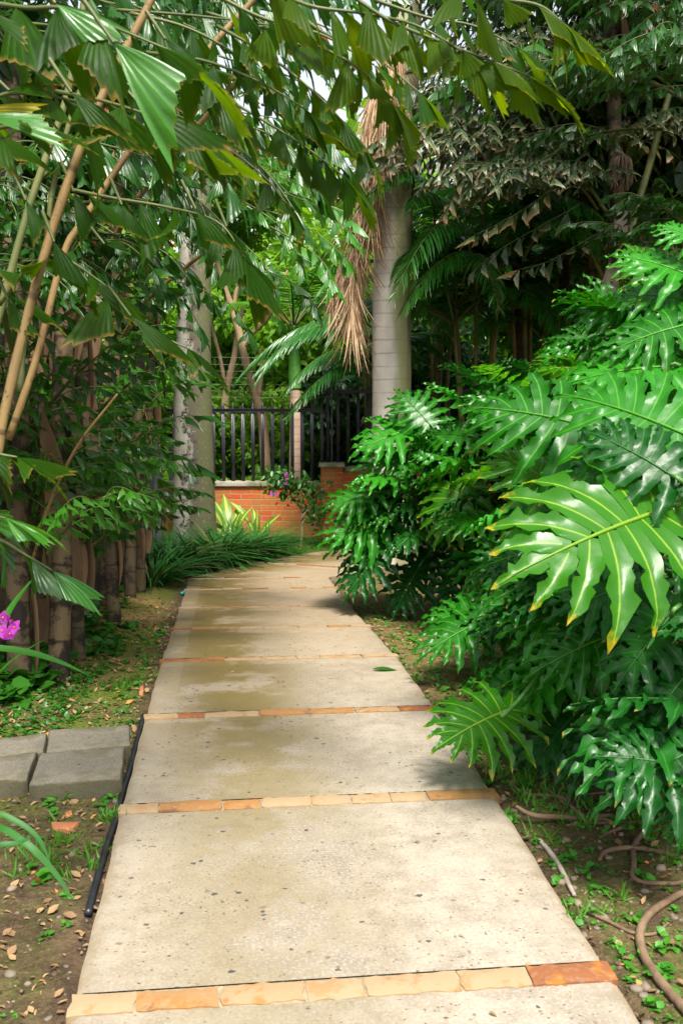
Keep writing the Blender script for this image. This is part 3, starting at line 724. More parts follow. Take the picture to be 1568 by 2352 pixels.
# hoses
def groundtube(name, px, rad, mat, label, cat, dz=0.0, n=40, sides=8, group=None, lift=None):
    pts = np.array([gp(u, v) for u, v in px]); pts = catmull(pts, n)
    pts[:, 2] = ground_z(pts[:, 0], pts[:, 1]) + dz + (0 if lift is None else np.interp(np.linspace(0, 1, n), np.linspace(0, 1, len(lift)), lift))
    mb = MB(); tube(mb, pts, rad, sides, rough=0.03 if 'root' in name or 'twig' in name else 0)
    return solo(name, mb, mat, pts[0], label, cat, group)
groundtube('garden_hose', [(330, 1650), (312, 1720), (300, 1770), (284, 1820), (267, 1885), (246, 1950), (226, 2020), (211, 2075), (203, 2110)], 0.013, M['hose'], 'black rubber hose lying along the path edge by the pavers', 'hose', 0.012)
groundtube('garden_hose', [(425, 1392), (428, 1372), (436, 1364), (418, 1368)], 0.016, M['teal_hose'], 'teal green hose peeking out at the far bend of the path', 'hose', 0.02)

# ------------------------------------------------------------------ walls and fence
WY = 14.2
def pz(v, zc): return P(784, v, zc)[2]
ztop = pz(1106, WY / CP); zb = float(ground_z(-1, WY)) - 0.3
def brick_wall(x0, x1, y, zt, label, th=0.24):
    base = V3((x0 + x1) / 2, y, float(ground_z((x0 + x1) / 2, y)))
    t = thing('brick_wall', base, label, 'wall')
    mb = MB(); box(mb, (base[0], y + th / 2, (zt - 0.06 + zb) / 2), (x1 - x0, th, zt - 0.06 - zb)); part('brickwork', mb, M['brick'], t, False)
    mb = MB()
    n = max(1, int((x1 - x0) / 0.6)); w = (x1 - x0) / n
    for k in range(n): 
        xx = x0 + k * w
        bevbox(mb, [(xx + 0.003, y - 0.035), (xx + w - 0.003, y - 0.035), (xx + w - 0.003, y + th + 0.035), (xx + 0.003, y + th + 0.035)], zt, zt - 0.058, 0.01, jit=0.002)
    part('coping', mb, M['coping'], t)
    return t
zc_w = WY / CP
xw0 = P(372, 1100, zc_w)[0]; xw1 = P(737, 1100, zc_w)[0]; xw2 = P(786, 1100, zc_w)[0]
brick_wall(xw0, xw1 - 0.004, WY, ztop, 'low red brick wall with grey coping behind the lichened palm trunk')
zt2 = pz(1072, zc_w)
brick_wall(xw2 + 0.004, xw2 + 6.0, WY + 0.06, zt2, 'taller brick wall running on beyond the pillar behind the big leaves')
base = V3((xw1 + xw2) / 2, WY, float(ground_z(0, WY)))
t = thing('brick_pillar', base, 'red brick pillar at the step between the two garden walls', 'pillar')
mb = MB(); box(mb, (base[0], WY + 0.12, (zt2 + 0.0 + zb) / 2), (xw2 - xw1, 0.32, zt2 - zb)); part('brickwork', mb, M['brick'], t, False)
mb = MB(); bevbox(mb, [(xw1 - 0.03, WY - 0.08), (xw2 + 0.03, WY - 0.08), (xw2 + 0.03, WY + 0.32), (xw1 - 0.03, WY + 0.32)], zt2 + 0.055, zt2 + 0.002, 0.012, jit=0.002); part('coping', mb, M['coping'], t)

def fence(bars, y, zbot, zrail, ztip, label, x0, x1):
    base = V3((x0 + x1) / 2, y, zbot)
    t = thing('iron_fence', base, label, 'fence')
    mb = MB(); box(mb, ((x0 + x1) / 2, y - 0.03, zrail), (x1 - x0, 0.012, 0.045)); box(mb, ((x0 + x1) / 2, y - 0.028, zrail + 0.024), (x1 - x0, 0.05, 0.008)); part('rail', mb, M['iron'], t, False)
    for x in bars:
        mb = MB(); r = 0.0255
        tube(mb, [V3(x, y, zbot - 0.02), V3(x, y, zrail + 0.02), V3(x, y, ztip - 0.13)], r, 10)
        tube(mb, [V3(x, y, ztip - 0.131), V3(x, y, ztip - 0.11), V3(x, y, ztip - 0.05), V3(x, y, ztip)], [r * 0.9, r * 1.12, r * 0.6, 0.003], 10)
        part('bar', mb, M['iron'], t)
    return t
yf = WY + 0.13; zcf = yf / CP
bx = [P(u, 1000, zcf)[0] for u in np.arange(400, 736, 22.4) + 3.2]
fence(bx, yf, ztop, pz(943, zcf), pz(924, zcf), 'black iron spear fence standing on the lower brick wall', bx[0] - 0.1, xw1 + 0.02)
bx = [P(u, 1000, zcf)[0] for u in np.arange(753, 1330, 23.0)]
fence(bx, yf + 0.05, zt2, pz(900, zcf), pz(884, zcf), 'black iron spear fence panel on the higher wall beyond the pillar', xw1 + 0.1, bx[-1] + 0.1)
# panel that steps down toward the gate
bx = [P(u, 1000, zcf)[0] for u in (384, 360, 338, 316, 294)]
fence(bx, yf + 0.35, ztop - 0.75, pz(1043, zcf), pz(1020, zcf), 'lower black fence panel seen between the cane stems', bx[-1] - 2.0, bx[0] + 0.06)
# leaning grey post
p0 = P(364, 1256, 13.4); p1 = P(354, 1040, 13.4)
t = thing('steel_post', p0, 'grey steel post standing left of the brick wall end', 'post')
mb = MB(); tube(mb, [p0 - V3(0, 0, 0.2), p1], 0.058, 4); part('shaft', mb, M['grey_iron'], t, False)
mb = MB(); q = p1[:2]; bevbox(mb, [q + (-0.062, -0.062), q + (0.062, -0.062), q + (0.062, 0.062), q + (-0.062, 0.062)], p1[2] + 0.012, p1[2] - 0.002, 0.005); part('cap', mb, M['grey_iron'], t, False)
# electric wires above the fence
t = thing('electric_fence', V3(-0.8, yf, ztop), 'thin pale security wires strung above the black fence', 'wire fence')
xa, xb = P(470, 900, zcf)[0], P(762, 900, zcf)[0]
for v in (822, 838, 853, 868, 883, 898, 912):
    z = pz(v, zcf); mb = MB(); tube(mb, [V3(xa, yf, z), V3((xa + xb) / 2, yf, z - 0.006), V3(xb, yf, z + 0.004)], 0.0014, 4, n=8); part('wire', mb, M['wire'], t)
for x in (xa, xb):
    mb = MB(); tube(mb, [V3(x, yf, ztop), V3(x, yf, pz(815, zcf))], 0.012, 6); part('post', mb, M['grey_iron'], t)
# ------------------------------------------------------------------ philodendrons
def phil_leaf(seed, n=7, ruffle=1.0, web0=0.13):
    g = np.random.default_rng(seed)
    mb = MB()
    m = 0.02 + 0.80 * (np.arange(n) / n) ** 0.95
    ang = np.radians(np.array([150, 118, 97, 81, 68, 55, 38])[:n])
    ln = np.array([.42, .54, .60, .61, .57, .50, .40])[:n]
    rows = 16; s = np.linspace(0, 1, rows)
    A = np.linspace(-1, 1, 5); curl = g.uniform(-0.04, 0.26, n + 1)
    for sd in (1, -1):
        an = ang + g.normal(0, 0.035, n); L = ln * (1 + g.normal(0, 0.05, n))
        an = np.append(an, 0.0); L = np.append(L, 0.36); mm = np.append(m, 0.80)
        C = []
        for i in range(n + 1):
            cur = 0.42 * (1 if i < n else 0)
            th = an[i] - cur * s ** 1.5 * 0.9
            d = np.stack([np.cos(th), np.sin(th) * sd], -1)
            step = np.vstack([[0, 0], (d[1:] + d[:-1]) / 2 * (L[i] / (rows - 1))])
            C.append(np.array([mm[i], 0]) + np.cumsum(step, 0))
        for i in range(n + 1):
            c = C[i]
            tg = np.gradient(c, axis=0); nr = unit(np.stack([-tg[:, 1], tg[:, 0]], -1)) * sd
            def bound(j, sgn):
                if 0 <= j <= n: h = np.linalg.norm(C[j] - c, axis=1) / 2
                else: h = 0.030 + 0.05 * s
                if i == n and sgn < 0: h = np.linalg.norm(C[n - 1] - c, axis=1) / 2
                return h
            hp = bound(i - 1, 1); hm = bound(i + 1, -1)
            web = g.uniform(web0, web0 + 0.11) + (0.10 if i >= n - 1 else 0) + (0.05 if i in (2, 3, 4) else 0)
            ph = g.uniform(0, 6.28); fq = g.uniform(15, 20)
            def kk(h, p2):
                free = np.clip((s - web) / 0.10, 0, 1); free = free * free * (3 - 2 * free)
                lob = 0.049 * L[i] / 0.55 * (1 + 0.75 * np.maximum(0, np.sin(s * fq + p2)) ** 1.5 * (1 if s.any() else 0)) + 0.014 * np.sin(s * 37 + p2)
                tipk = np.clip((1 - s) / 0.42, 0.0, 1) ** 0.6
                w = np.minimum(h * 0.93, lob * 1.15 * tipk + 0.001)
                return h * (1 - free) + w * free, free
            wp, fr = kk(hp, ph); wm, _ = kk(hm, ph + 2.5)
            pos = []; zz = []
            for a in A:
                w = wp * a if a >= 0 else wm * a
                p = c + nr * w[:, None]
                dist = np.abs(p[:, 1])
                z = -0.16 * dist ** 2 / 0.5 - 0.20 * np.clip(p[:, 0] - 0.25, 0, 2) ** 2 
                z = z + 0.05 * np.abs(a) * (0.3 + 0.7 * fr) * np.minimum(s * 3, 1) * np.abs(w) / 0.05 * 0.5
                z = z + ruffle * 0.026 * np.abs(a) ** 2 * fr * np.sin(s * 19 + ph * (1 if a > 0 else 2))
                z = z - curl[i] * L[i] * s ** 2.5 + 0.06 * dist * (dist < 0.5)
                pos.append(p); zz.append(z)
            pos = np.array(pos).transpose(1, 0, 2); zz = np.array(zz).T
            v = np.concatenate([pos, zz[..., None]], -1)
            if i == n: v = v if sd == 1 else None
            if v is None: continue
            f = gridfaces(rows, 5)
            uv = np.stack([np.broadcast_to((A + 1) / 2, (rows, 5)), np.broadcast_to(s[:, None], (rows, 5))], -1)
            mb.add(v, f if sd == -1 else f[:, ::-1], uv, 0.5)
    x = np.linspace(-0.02, 1.12, 16)
    z = -0.20 * np.clip(x - 0.25, 0, 2) ** 2 + 0.004
    tube(mb, np.stack([x, 0 * x, z], -1), [0.014, 0.010, 0.003], 6, u=0.5)
    return mb
PHM = {}
for k in range(5): PHM['mid', k] = phil_leaf(100 + k).mesh('leaf', M['phil'])
for k in range(2): PHM['pale', k] = phil_leaf(120 + k, ruffle=0.6, web0=0.24).mesh('leaf', M['phil_pale'])
for k in range(3): PHM['dark', k] = phil_leaf(130 + k).mesh('leaf', M['phil_dark'])

def leaf_matrix(base, tip, nrm, size=None, wide=1.0):
    x = np.asarray(tip, float) - base; ln = np.linalg.norm(x); x = x / ln
    y = unit(np.cross(nrm, x)); z = np.cross(x, y)
    sc = (ln / 1.15) if size is None else size
    m = Matrix(((x[0] * sc, y[0] * sc * wide, z[0] * sc, base[0]), (x[1] * sc, y[1] * sc * wide, z[1] * sc, base[1]), (x[2] * sc, y[2] * sc * wide, z[2] * sc, base[2]), (0, 0, 0, 1)))
    return m

class Phil:
    def __init__(s, base, top, label, lean=(0, 0), rad=0.05):
        s.base = on_ground(base[0], base[1]); s.t = thing('philodendron', s.base, label, 'plant', 'philodendrons massed along the right of the path')
        s.crown = s.base + V3(lean[0], lean[1], top)
        mb = MB(); n = 26
        pts = catmull([s.base - V3(0, 0, 0.05), s.base + V3(lean[0] * 0.2, lean[1] * 0.2, top * 0.4), s.crown], n)
        tube(mb, pts, rad * (1 + 0.16 * np.sin(np.arange(n) * 2.4)), 10, rough=0.08)
        part('stem', mb, M['husk'] if top < 0.2 else M['stem_wet'], s.t)
        s.g = np.random.default_rng(int(abs(base[0] * 1000 + base[1] * 77)))
    def leaf(s, base, tip, nrm, kind='mid', wide=1.0, var=None):
        k = [q for q in PHM if q[0] == kind]; me = PHM[k[s.g.integers(len(k)) if var is None else var % len(k)]]
        o = link('leaf', me, s.t)
        mw = leaf_matrix(np.asarray(base, float), tip, np.asarray(nrm, float), None, wide)
        mw.translation -= s.t.location
        o.matrix_basis = mw
        b = np.asarray(base, float); d = b - s.crown; h = np.linalg.norm(d)
        x = unit(np.asarray(tip, float) - b)
        mid = s.crown + d * 0.5 + V3(0, 0, 0.10 * h)
        mb = MB(); tube(mb, catmull([s.crown, mid, b + V3(0, 0, 0.0), b + x * 0.05], 14), [0.013, 0.009, 0.008], 6)
        sub('leaf_stalk', mb, M['petiole'], o)
        return o
    def dome(s, n, R, size, az=(0, 2 * PI), el=(0.1, 1.3), kinds=('mid',), droop=0.22):
        g = s.g
        for k in range(n):
            a = az[0] + (az[1] - az[0]) * ((k * 0.618034) % 1.0) + g.normal(0, 0.1)
            e = el[0] + (el[1] - el[0]) * ((k + 0.5) / n) + g.normal(0, 0.06)
            r = R * g.uniform(0.8, 1.1)
            d = V3(math.cos(a) * math.cos(e), math.sin(a) * math.cos(e), math.sin(e))
            b = s.crown + d * r
            out = V3(math.cos(a + g.normal(0, 0.45)), math.sin(a + g.normal(0, 0.45)), 0)
            tipd = unit(out * 0.9 + V3(0, 0, 0.6 * math.sin(e) - droop + g.normal(0, 0.22)))
            L = size * g.uniform(0.8, 1.18)
            gz = float(ground_z(b[0], b[1])) + 0.12
            if b[2] < gz: b[2] = gz + 0.05
            tip = b + tipd * L
            if tip[2] < gz - 0.05: tip[2] = gz
            nr = unit(V3(0, 0, 1) + 0.35 * out + g.normal(0, 0.38, 3))
            s.leaf(b, tip, nr, kinds[g.integers(len(kinds))], g.uniform(0.72, 0.95))

# camera-facing arc of azimuths (towards the path and the viewer)
MIX = ('mid', 'mid', 'dark', 'mid', 'mid', 'pale')
p1 = Phil((1.12, 8.7), 0.75, 'philodendron at the far end of the mass, its trunk showing beside the path bend', lean=(-0.05, -0.1), rad=0.065)
p1.dome(44, 0.66, 0.58, (PI * 0.9, PI * 1.9), (-0.05, 1.25), ('mid', 'mid', 'mid', 'dark'))
p2 = Phil((1.85, 7.6), 0.95, 'philodendron in the middle of the mass with a glossy dome of leaves', lean=(0, -0.1))
p2.dome(64, 0.98, 0.54, (PI * 0.5, PI * 1.9), (-0.2, 1.3), MIX)
p3 = Phil((2.9, 8.7), 1.35, 'tall philodendron at the back below the dark fishtail palms')
p3.dome(54, 1.05, 0.6, (PI * 0.6, PI * 1.9), (-0.4, 1.3), ('mid', 'mid', 'pale'))
p4 = Phil((2.45, 6.0), 1.25, 'tall philodendron by the frame edge with long leaves reaching out high', lean=(-0.1, 0))
p4.leaf(P(1600, 640, 5.2), P(1400, 560, 5.3), (-0.1, -0.5, 0.85), 'mid', 1.0, 1)
p4.leaf(P(1620, 560, 5.2), P(1500, 500, 5.3), (-0.2, -0.5, 0.85), 'mid', 1.0, 2)
p4.leaf(P(1600, 740, 5.0), P(1360, 800, 5.0), (-0.2, -0.6, 0.75), 'mid', 1.0, 3)
p4.leaf(P(1560, 840, 4.9), P(1270, 860, 5.0), (-0.1, -0.6, 0.8), 'mid', 1.0, 4)
p4.leaf(P(1480, 720, 5.6), P(1290, 690, 5.7), (-0.1, -0.6, 0.8), 'mid', 1.0, 0)
p4.leaf(P(1590, 690, 5.3), P(1390, 660, 5.4), (-0.1, -0.5, 0.85), 'mid', 1.0, 2)
p4.dome(70, 1.02, 0.50, (PI * 0.5, PI * 1.7), (-0.5, 1.3), MIX)
p5 = Phil((1.95, 4.5), 0.62, 'philodendron closest to the path with one big yellow green backlit leaf', lean=(-0.1, 0))
p6 = Phil((1.75, 3.5), 0.30, 'low dark philodendron nearest the viewer with a torn leaf over the roots')
p7 = Phil((1.60, 5.6), 0.30, 'low philodendron under the others, one bright leaf overhanging the path edge', lean=(0.05, 0))

# leaves set one by one
p5.leaf(P(1552, 1160, 3.55), P(1160, 1296, 3.2), (-0.12, -0.80, 0.60), 'pale', 1.0, 0)
p5.leaf(P(1390, 990, 4.1), P(1058, 905, 4.3), (-0.1, -0.72, 0.62), 'mid', 1.0, 1)
p5.leaf(P(1600, 1010, 3.6), P(1270, 870, 3.9), (-0.2, -0.70, 0.62), 'mid', 1.05, 2)
p5.leaf(P(1570, 1110, 3.5), P(1330, 960, 3.7), (-0.3, -0.6, 0.7), 'dark', 1.0, 0)
p5.leaf(P(1300, 1130, 4.3), P(1110, 1010, 4.3), (0, -0.75, 0.65), 'pale', 1.0, 1)
p5.leaf(P(1500, 1330, 3.8), P(1250, 1400, 3.7), (-0.1, -0.6, 0.8), 'dark', 1.0, 1)
p5.leaf(P(1560, 1390, 3.6), P(1390, 1590, 3.5), (-0.4, -0.7, 0.55), 'dark', 1.0, 2)
p5.leaf(P(1450, 1440, 3.9), P(1190, 1540, 3.9), (-0.2, -0.6, 0.8), 'mid', 0.95, 3)
p5.leaf(P(1380, 1390, 4.3), P(1130, 1440, 4.3), (-0.1, -0.5, 0.85), 'mid', 1.0, 4)
p5.leaf(P(1330, 1250, 4.6), P(1060, 1290, 4.8), (0.0, -0.5, 0.85), 'mid', 1.0, 0)
p5.dome(40, 0.82, 0.47, (PI * 0.75, PI * 1.5), (-0.3, 0.9), ('mid', 'dark', 'mid'))
p5.dome(16, 0.8, 0.5, (-PI * 0.5, PI * 0.7), (-0.2, 1.1), ('mid', 'dark'))
p4.dome(16, 0.95, 0.52, (-PI * 0.4, PI * 0.5), (-0.3, 1.1), ('mid', 'dark'))
p6.dome(10, 0.5, 0.5, (-PI * 0.6, PI * 0.6), (0.2, 1.0), ('dark',))
p6.leaf(P(1575, 1760, 3.25), P(1362, 1722, 3.25), (-0.35, -0.55, 0.75), 'dark', 1.15, 0)
p6.leaf(P(1590, 1790, 3.15), P(1545, 1970, 3.1), (-0.6, -0.65, 0.45), 'dark', 0.9, 1)
p6.leaf(P(1640, 1700, 3.3), P(1365, 1830, 3.15), (-0.3, -0.6, 0.75), 'dark', 1.0, 2)
p6.leaf(P(1500, 1610, 3.7), P(1390, 1780, 3.6), (-0.5, -0.7, 0.5), 'dark', 1.0, 1)
p6.leaf(P(1590, 1530, 3.5), P(1470, 1680, 3.4), (-0.5, -0.7, 0.5), 'dark', 1.0, 0)
p6.dome(8, 0.55, 0.55, (PI * 0.7, PI * 1.15), (0.2, 1.0), ('dark',))
p7.leaf(P(1172, 1628, 4.2), P(993, 1702, 4.0), (-0.25, -0.55, 0.8), 'pale', 1.25, 0)
p7.leaf(P(1350, 1610, 4.5), P(1178, 1790, 4.3), (-0.45, -0.65, 0.6), 'dark', 1.0, 1)
p7.leaf(P(1230, 1560, 4.6), P(1075, 1590, 4.6), (-0.1, -0.6, 0.8), 'mid', 1.0, 1)
p7.leaf(P(1340, 1520, 4.6), P(1170, 1570, 4.4), (-0.2, -0.6, 0.8), 'mid', 1.0, 2)
p7.leaf(P(1120, 1420, 5.8), P(950, 1500, 5.6), (-0.3, -0.6, 0.75), 'mid', 0.9, 3)
p7.leaf(P(1130, 1400, 5.9), P(960, 1420, 5.9), (-0.1, -0.5, 0.85), 'mid', 1.0, 4)
p7.dome(28, 0.65, 0.46, (PI * 0.72, PI * 1.5), (-0.1, 0.7), ('mid', 'dark', 'mid'))
# far plant: leaves hanging over the path bend
p1.leaf(P(960, 980, 8.4), P(800, 1030, 8.2), (0, -0.6, 0.8), 'mid', 1.0, 0)
p1.leaf(P(995, 985, 8.3), P(905, 880, 8.5), (0.1, -0.85, 0.4), 'mid', 1.0, 1)
p1.leaf(P(870, 1130, 8.4), P(735, 1160, 8.3), (0, -0.6, 0.8), 'mid', 1.0, 2)
p1.leaf(P(905, 1190, 8.4), P(728, 1235, 8.2), (0, -0.65, 0.75), 'mid', 1.0, 3)
p1.leaf(P(880, 1260, 8.3), P(778, 1375, 8.1), (-0.4, -0.7, 0.6), 'dark', 1.0, 0)
p1.leaf(P(970, 1290, 8.3), P(890, 1420, 8.1), (-0.4, -0.7, 0.6), 'dark', 1.0, 1)
p1.leaf(P(1090, 1270, 8.2), P(985, 1390, 8.0), (-0.3, -0.7, 0.6), 'dark', 1.0, 2)
p1.leaf(P(1110, 1330, 8.0), P(1030, 1440, 7.8), (-0.3, -0.7, 0.6), 'dark', 1.0, 0)
p1.leaf(P(1020, 1250, 8.4), P(930, 1330, 8.3), (-0.2, -0.7, 0.6), 'dark', 1.0, 1)
p1.leaf(P(1075, 1100, 7.6), P(990, 1250, 7.4), (-0.2, -0.7, 0.6), 'pale', 1.0, 1)

# ------------------------------------------------------------------ fishtail palms
def frond_mesh(seed, length=2.6, pairs=7, ll=0.24, low=False, droop=0.5):
    g = np.random.default_rng(seed); lv, st = MB(), MB()
    s = np.linspace(0, 1, 20)
    curve = np.stack([length * (s - 0.10 * s ** 3), 0.05 * length * np.sin(s * 2.5 + g.uniform(0, 3)) * s, length * (0.16 * s - 0.52 * s ** 2 * droop * 1.2)], -1)
    tube(st, curve, [0.020, 0.013, 0.005], 7)
    for k in range(pairs * 2 + 1):
        q = 0.22 + 0.78 * (k / (pairs * 2)); i = min(int(q * 19), 18)
        o = curve[i] + (curve[i + 1] - curve[i]) * (q * 19 - i); t = unit(curve[i + 1] - curve[i])
        sd = V3(0, 1, 0) * (1 if k % 2 else -1)
        if k == pairs * 2: sd = sd * 0.0
        L = length * 0.36 * (1 - 0.75 * (q - 0.45) ** 2 * 2) * g.uniform(0.8, 1.1)
        L = max(L, 0.35)
        d = unit(0.6 * t + 0.95 * sd + V3(0, 0, 0.15) + g.normal(0, 0.08, 3))
        pts = [o, o + d * L * 0.35 + V3(0, 0, 0.01), o + d * L * 0.7 - V3(0, 0, 0.09 * L / 0.8), o + d * L - V3(0, 0, 0.26 * L / 0.8)]
        spray(lv, st, pts, int(6 + L * 8), ll, g, droop=0.85, tpls=FTL if low else FT, start=0.06, nrm_side=0.8)
    return lv, st
FR = {}
def frond_pair(key, seed, mat, **kw):
    a, b = frond_mesh(seed, **kw); FR[key] = (a.mesh('frond', mat), b.mesh('frond_stalk', M['stalk']))
for k in range(3): frond_pair(('mid', k), 200 + k, M['fish'], ll=0.23)
for k in range(3): frond_pair(('dark', k), 210 + k, M['fish_dark'], ll=0.22, low=False)
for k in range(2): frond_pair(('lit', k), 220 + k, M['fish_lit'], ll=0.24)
for k in range(2): frond_pair(('small', k), 230 + k, M['fish'], length=1.15, pairs=4, ll=0.17, droop=0.35)
for k in range(2): frond_pair(('smalllit', k), 235 + k, M['fish_lit'], length=1.15, pairs=4, ll=0.17, droop=0.35)

SHEATH = tpl_strip(6, 0.10, 0.5, 0.06, 0.8)
class Palm:
    def __init__(s, name, base, label, cat, group, seed):
        s.base = np.asarray(base, float); s.t = thing(name, s.base, label, cat, group); s.g = np.random.default_rng(seed)
    def frond(s, at, az, pitch=0.3, scale=1.0, kind='mid', bank=0.0, table=None):
        T = table or FR; ks = [q for q in T if q[0] == kind]; a, b = T[ks[s.g.integers(len(ks))]]
        o = link('frond', a, s.t)
        m = Matrix.Translation(Vector(np.asarray(at, float) - s.base)) @ Matrix.Rotation(az, 4, 'Z') @ Matrix.Rotation(-pitch, 4, 'Y') @ Matrix.Rotation(bank, 4, 'X') @ Matrix.Scale(scale, 4)
        o.matrix_basis = m
        link('frond_stalk', b, o)
        return o
    def stem(s, pts, r0, r1, mat, sheaths=0, name='stem'):
        pts = catmull(pts, 40); n = 40
        mb = MB(); L = np.linalg.norm(pts[-1] - pts[0])
        ring = 1 + 0.10 * np.maximum(0, np.sin(np.linspace(0, L * 2 * PI * 2.3, n))) ** 3
        tube(mb, pts, np.linspace(r0, r1, n) * ring, 14, rough=0.025)
        o = part(name, mb, mat, s.t)
        if sheaths:
            g = s.g; k = sheaths
            i = g.integers(6, 38, k); a = g.uniform(0, 2 * PI, k)
            rr = np.linspace(r0, r1, n)[i] * 1.08
            O = pts[i] + np.stack([np.cos(a) * rr, np.sin(a) * rr, 0 * a], -1)
            X = np.stack([0.12 * np.cos(a), 0.12 * np.sin(a), np.where(g.random(k) < 0.6, 1, -1)], -1) + g.normal(0, 0.07, (k, 3))
            N = np.stack([np.cos(a), np.sin(a), 0 * a], -1)
            for q in range(k):
                mb = MB(); scatter(mb, SHEATH, O[q:q + 1], X[q:q + 1], N[q:q + 1], g.uniform(0.25, 0.7, 1)); sub('leaf_sheath', mb, M['sheath'], o)
        return o

def px_stem(palm, pxs, zc, w0, w1, mat, sheaths=8):
    """stem following picture columns at one distance, from the ground up"""
    pts = [P(u, v, zc) for u, v in pxs]
    b = pts[0].copy(); b[2] = float(ground_z(b[0], b[1])) - 0.05; pts[0] = b
    return palm.stem(pts, w0 / 2352 * zc / 2, w1 / 2352 * zc / 2, mat, sheaths)

# --- clump nearest on the left
A = Palm('fishtail_palm', on_ground(-1.75, 5.85), 'clumping fishtail palm on the left with thick ringed stems beside the mossy bank', 'palm tree', 'fishtail palms along the left of the path', 31)
px_stem(A, [(46, 1575), (40, 1300), (46, 1000), (30, 600), (20, 100)], 5.75, 54, 46, M['stem'], 6)
px_stem(A, [(133, 1560), (142, 1300), (140, 1000), (150, 700), (165, 450)], 5.9, 50, 40, M['stem'], 10)
px_stem(A, [(182, 1500), (176, 1250), (190, 900), (215, 560)], 6.4, 30, 26, M['stem'], 10)
px_stem(A, [(92, 1520), (88, 1250), (84, 950), (74, 560)], 6.6, 44, 36, M['stem_wet'], 10)
px_stem(A, [(12, 1540), (8, 1200), (0, 800), (-20, 300)], 6.3, 46, 40, M['stem_wet'], 8)
px_stem(A, [(-40, 1540), (-50, 1200), (-60, 800), (-80, 300)], 6.0, 46, 40, M['stem'], 8)
B = Palm('fishtail_palm', on_ground(-1.75, 8.2), 'fishtail palm clump behind the first, its slender stems above the tan earth', 'palm tree', 'fishtail palms along the left of the path', 32)
px_stem(B, [(262, 1420), (256, 1200), (262, 900), (270, 600)], 8.0, 30, 24, M['stem'], 8)
px_stem(B, [(216, 1430), (220, 1200), (212, 900), (200, 500)], 8.3, 26, 22, M['stem_wet'], 8)
px_stem(B, [(238, 1420), (240, 1200), (246, 900), (280, 400)], 8.6, 22, 18, M['stem'], 8)
px_stem(B, [(160, 1420), (162, 1200), (158, 900), (130, 500)], 8.8, 30, 24, M['stem_wet'], 8)
C = Palm('fishtail_palm', on_ground(-1.75, 9.6), 'fishtail palm clump farthest along the left, next to the grassy tufts', 'palm tree', 'fishtail palms along the left of the path', 33)
px_stem(C, [(300, 1400), (302, 1200), (318, 900), (330, 600)], 9.3, 26, 20, M['stem'], 10)
px_stem(C, [(322, 1370), (326, 1150), (346, 880), (372, 640)], 9.8, 24, 18, M['stem'], 10)
px_stem(C, [(285, 1380), (282, 1200), (276, 900), (250, 600)], 9.9, 24, 18, M['stem_wet'], 10)

# fronds: (point, azimuth degrees, pitch, scale, kind)
def fr(palm, u, v, zc, az, pitch, sc=1.0, kind='mid', bank=0.0):
    palm.frond(P(u, v, zc), math.radians(az), pitch, sc, kind, bank)
g = np.random.default_rng(5)
for k in range(22):   # dense head of the near clump: canopy above and behind
    fr(A, g.uniform(-120, 160), g.uniform(-500, 300), g.uniform(5.4, 7.0), g.uniform(50, 260), g.uniform(0.1, 0.8), g.uniform(0.6, 0.85))
for k in range(16):   # unseen crown added above the picture to darken the clump
    fr(A, g.uniform(-600, -150), g.uniform(-1100, -500), g.uniform(5.0, 6.5), g.uniform(80, 270), g.uniform(0.3, 0.8), g.uniform(0.9, 1.1))
for k in range(12):   # foliage hanging in front of the thick stems
    fr(A, g.uniform(-60, 100), g.uniform(420, 900), g.uniform(4.9, 5.5), g.uniform(-110, -20), g.uniform(-0.1, 0.5), g.uniform(0.7, 0.95), 'small')
for k in range(26):
    fr(B, g.uniform(60, 250), g.uniform(-200, 500), g.uniform(7.6, 9.2), g.uniform(20, 250), g.uniform(0.2, 0.9), g.uniform(0.6, 0.85))
for k in range(16):
    fr(C, g.uniform(180, 330), g.uniform(120, 480), g.uniform(8.8, 10.2), g.uniform(30, 250), g.uniform(0.2, 0.9), g.uniform(0.55, 0.8))
# bright fan sprays at mid distance under the canopy
for u, v, zc, az, pt, sc in ((300, 430, 8.0, -25, 0.1, 0.6), (280, 380, 8.6, -15, 0.1, 0.6)):
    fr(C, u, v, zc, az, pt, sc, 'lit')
# low young shoots among the stems
for k in range(24):
    fr(B, g.uniform(110, 215), g.uniform(830, 1330), g.uniform(7.0, 8.6), g.uniform(-130, -10), g.uniform(0.4, 1.1), g.uniform(0.5, 0.8), 'smalllit' if k % 3 == 0 else 'small')
for k in range(24):
    fr(A, g.uniform(10, 140), g.uniform(800, 1400), g.uniform(5.4, 6.8), g.uniform(-120, 0), g.uniform(0.3, 1.1), g.uniform(0.6, 0.95), 'smalllit' if k % 3 == 0 else 'small')
for k in range(4):
    fr(C, g.uniform(240, 300), g.uniform(760, 1250), g.uniform(9.0, 10.0), g.uniform(-90, 20), g.uniform(0.4, 1.0), g.uniform(0.5, 0.75), 'smalllit' if k % 2 else 'small')
fr(B, 200, 980, 7.2, -40, 0.5, 0.9, 'smalllit')

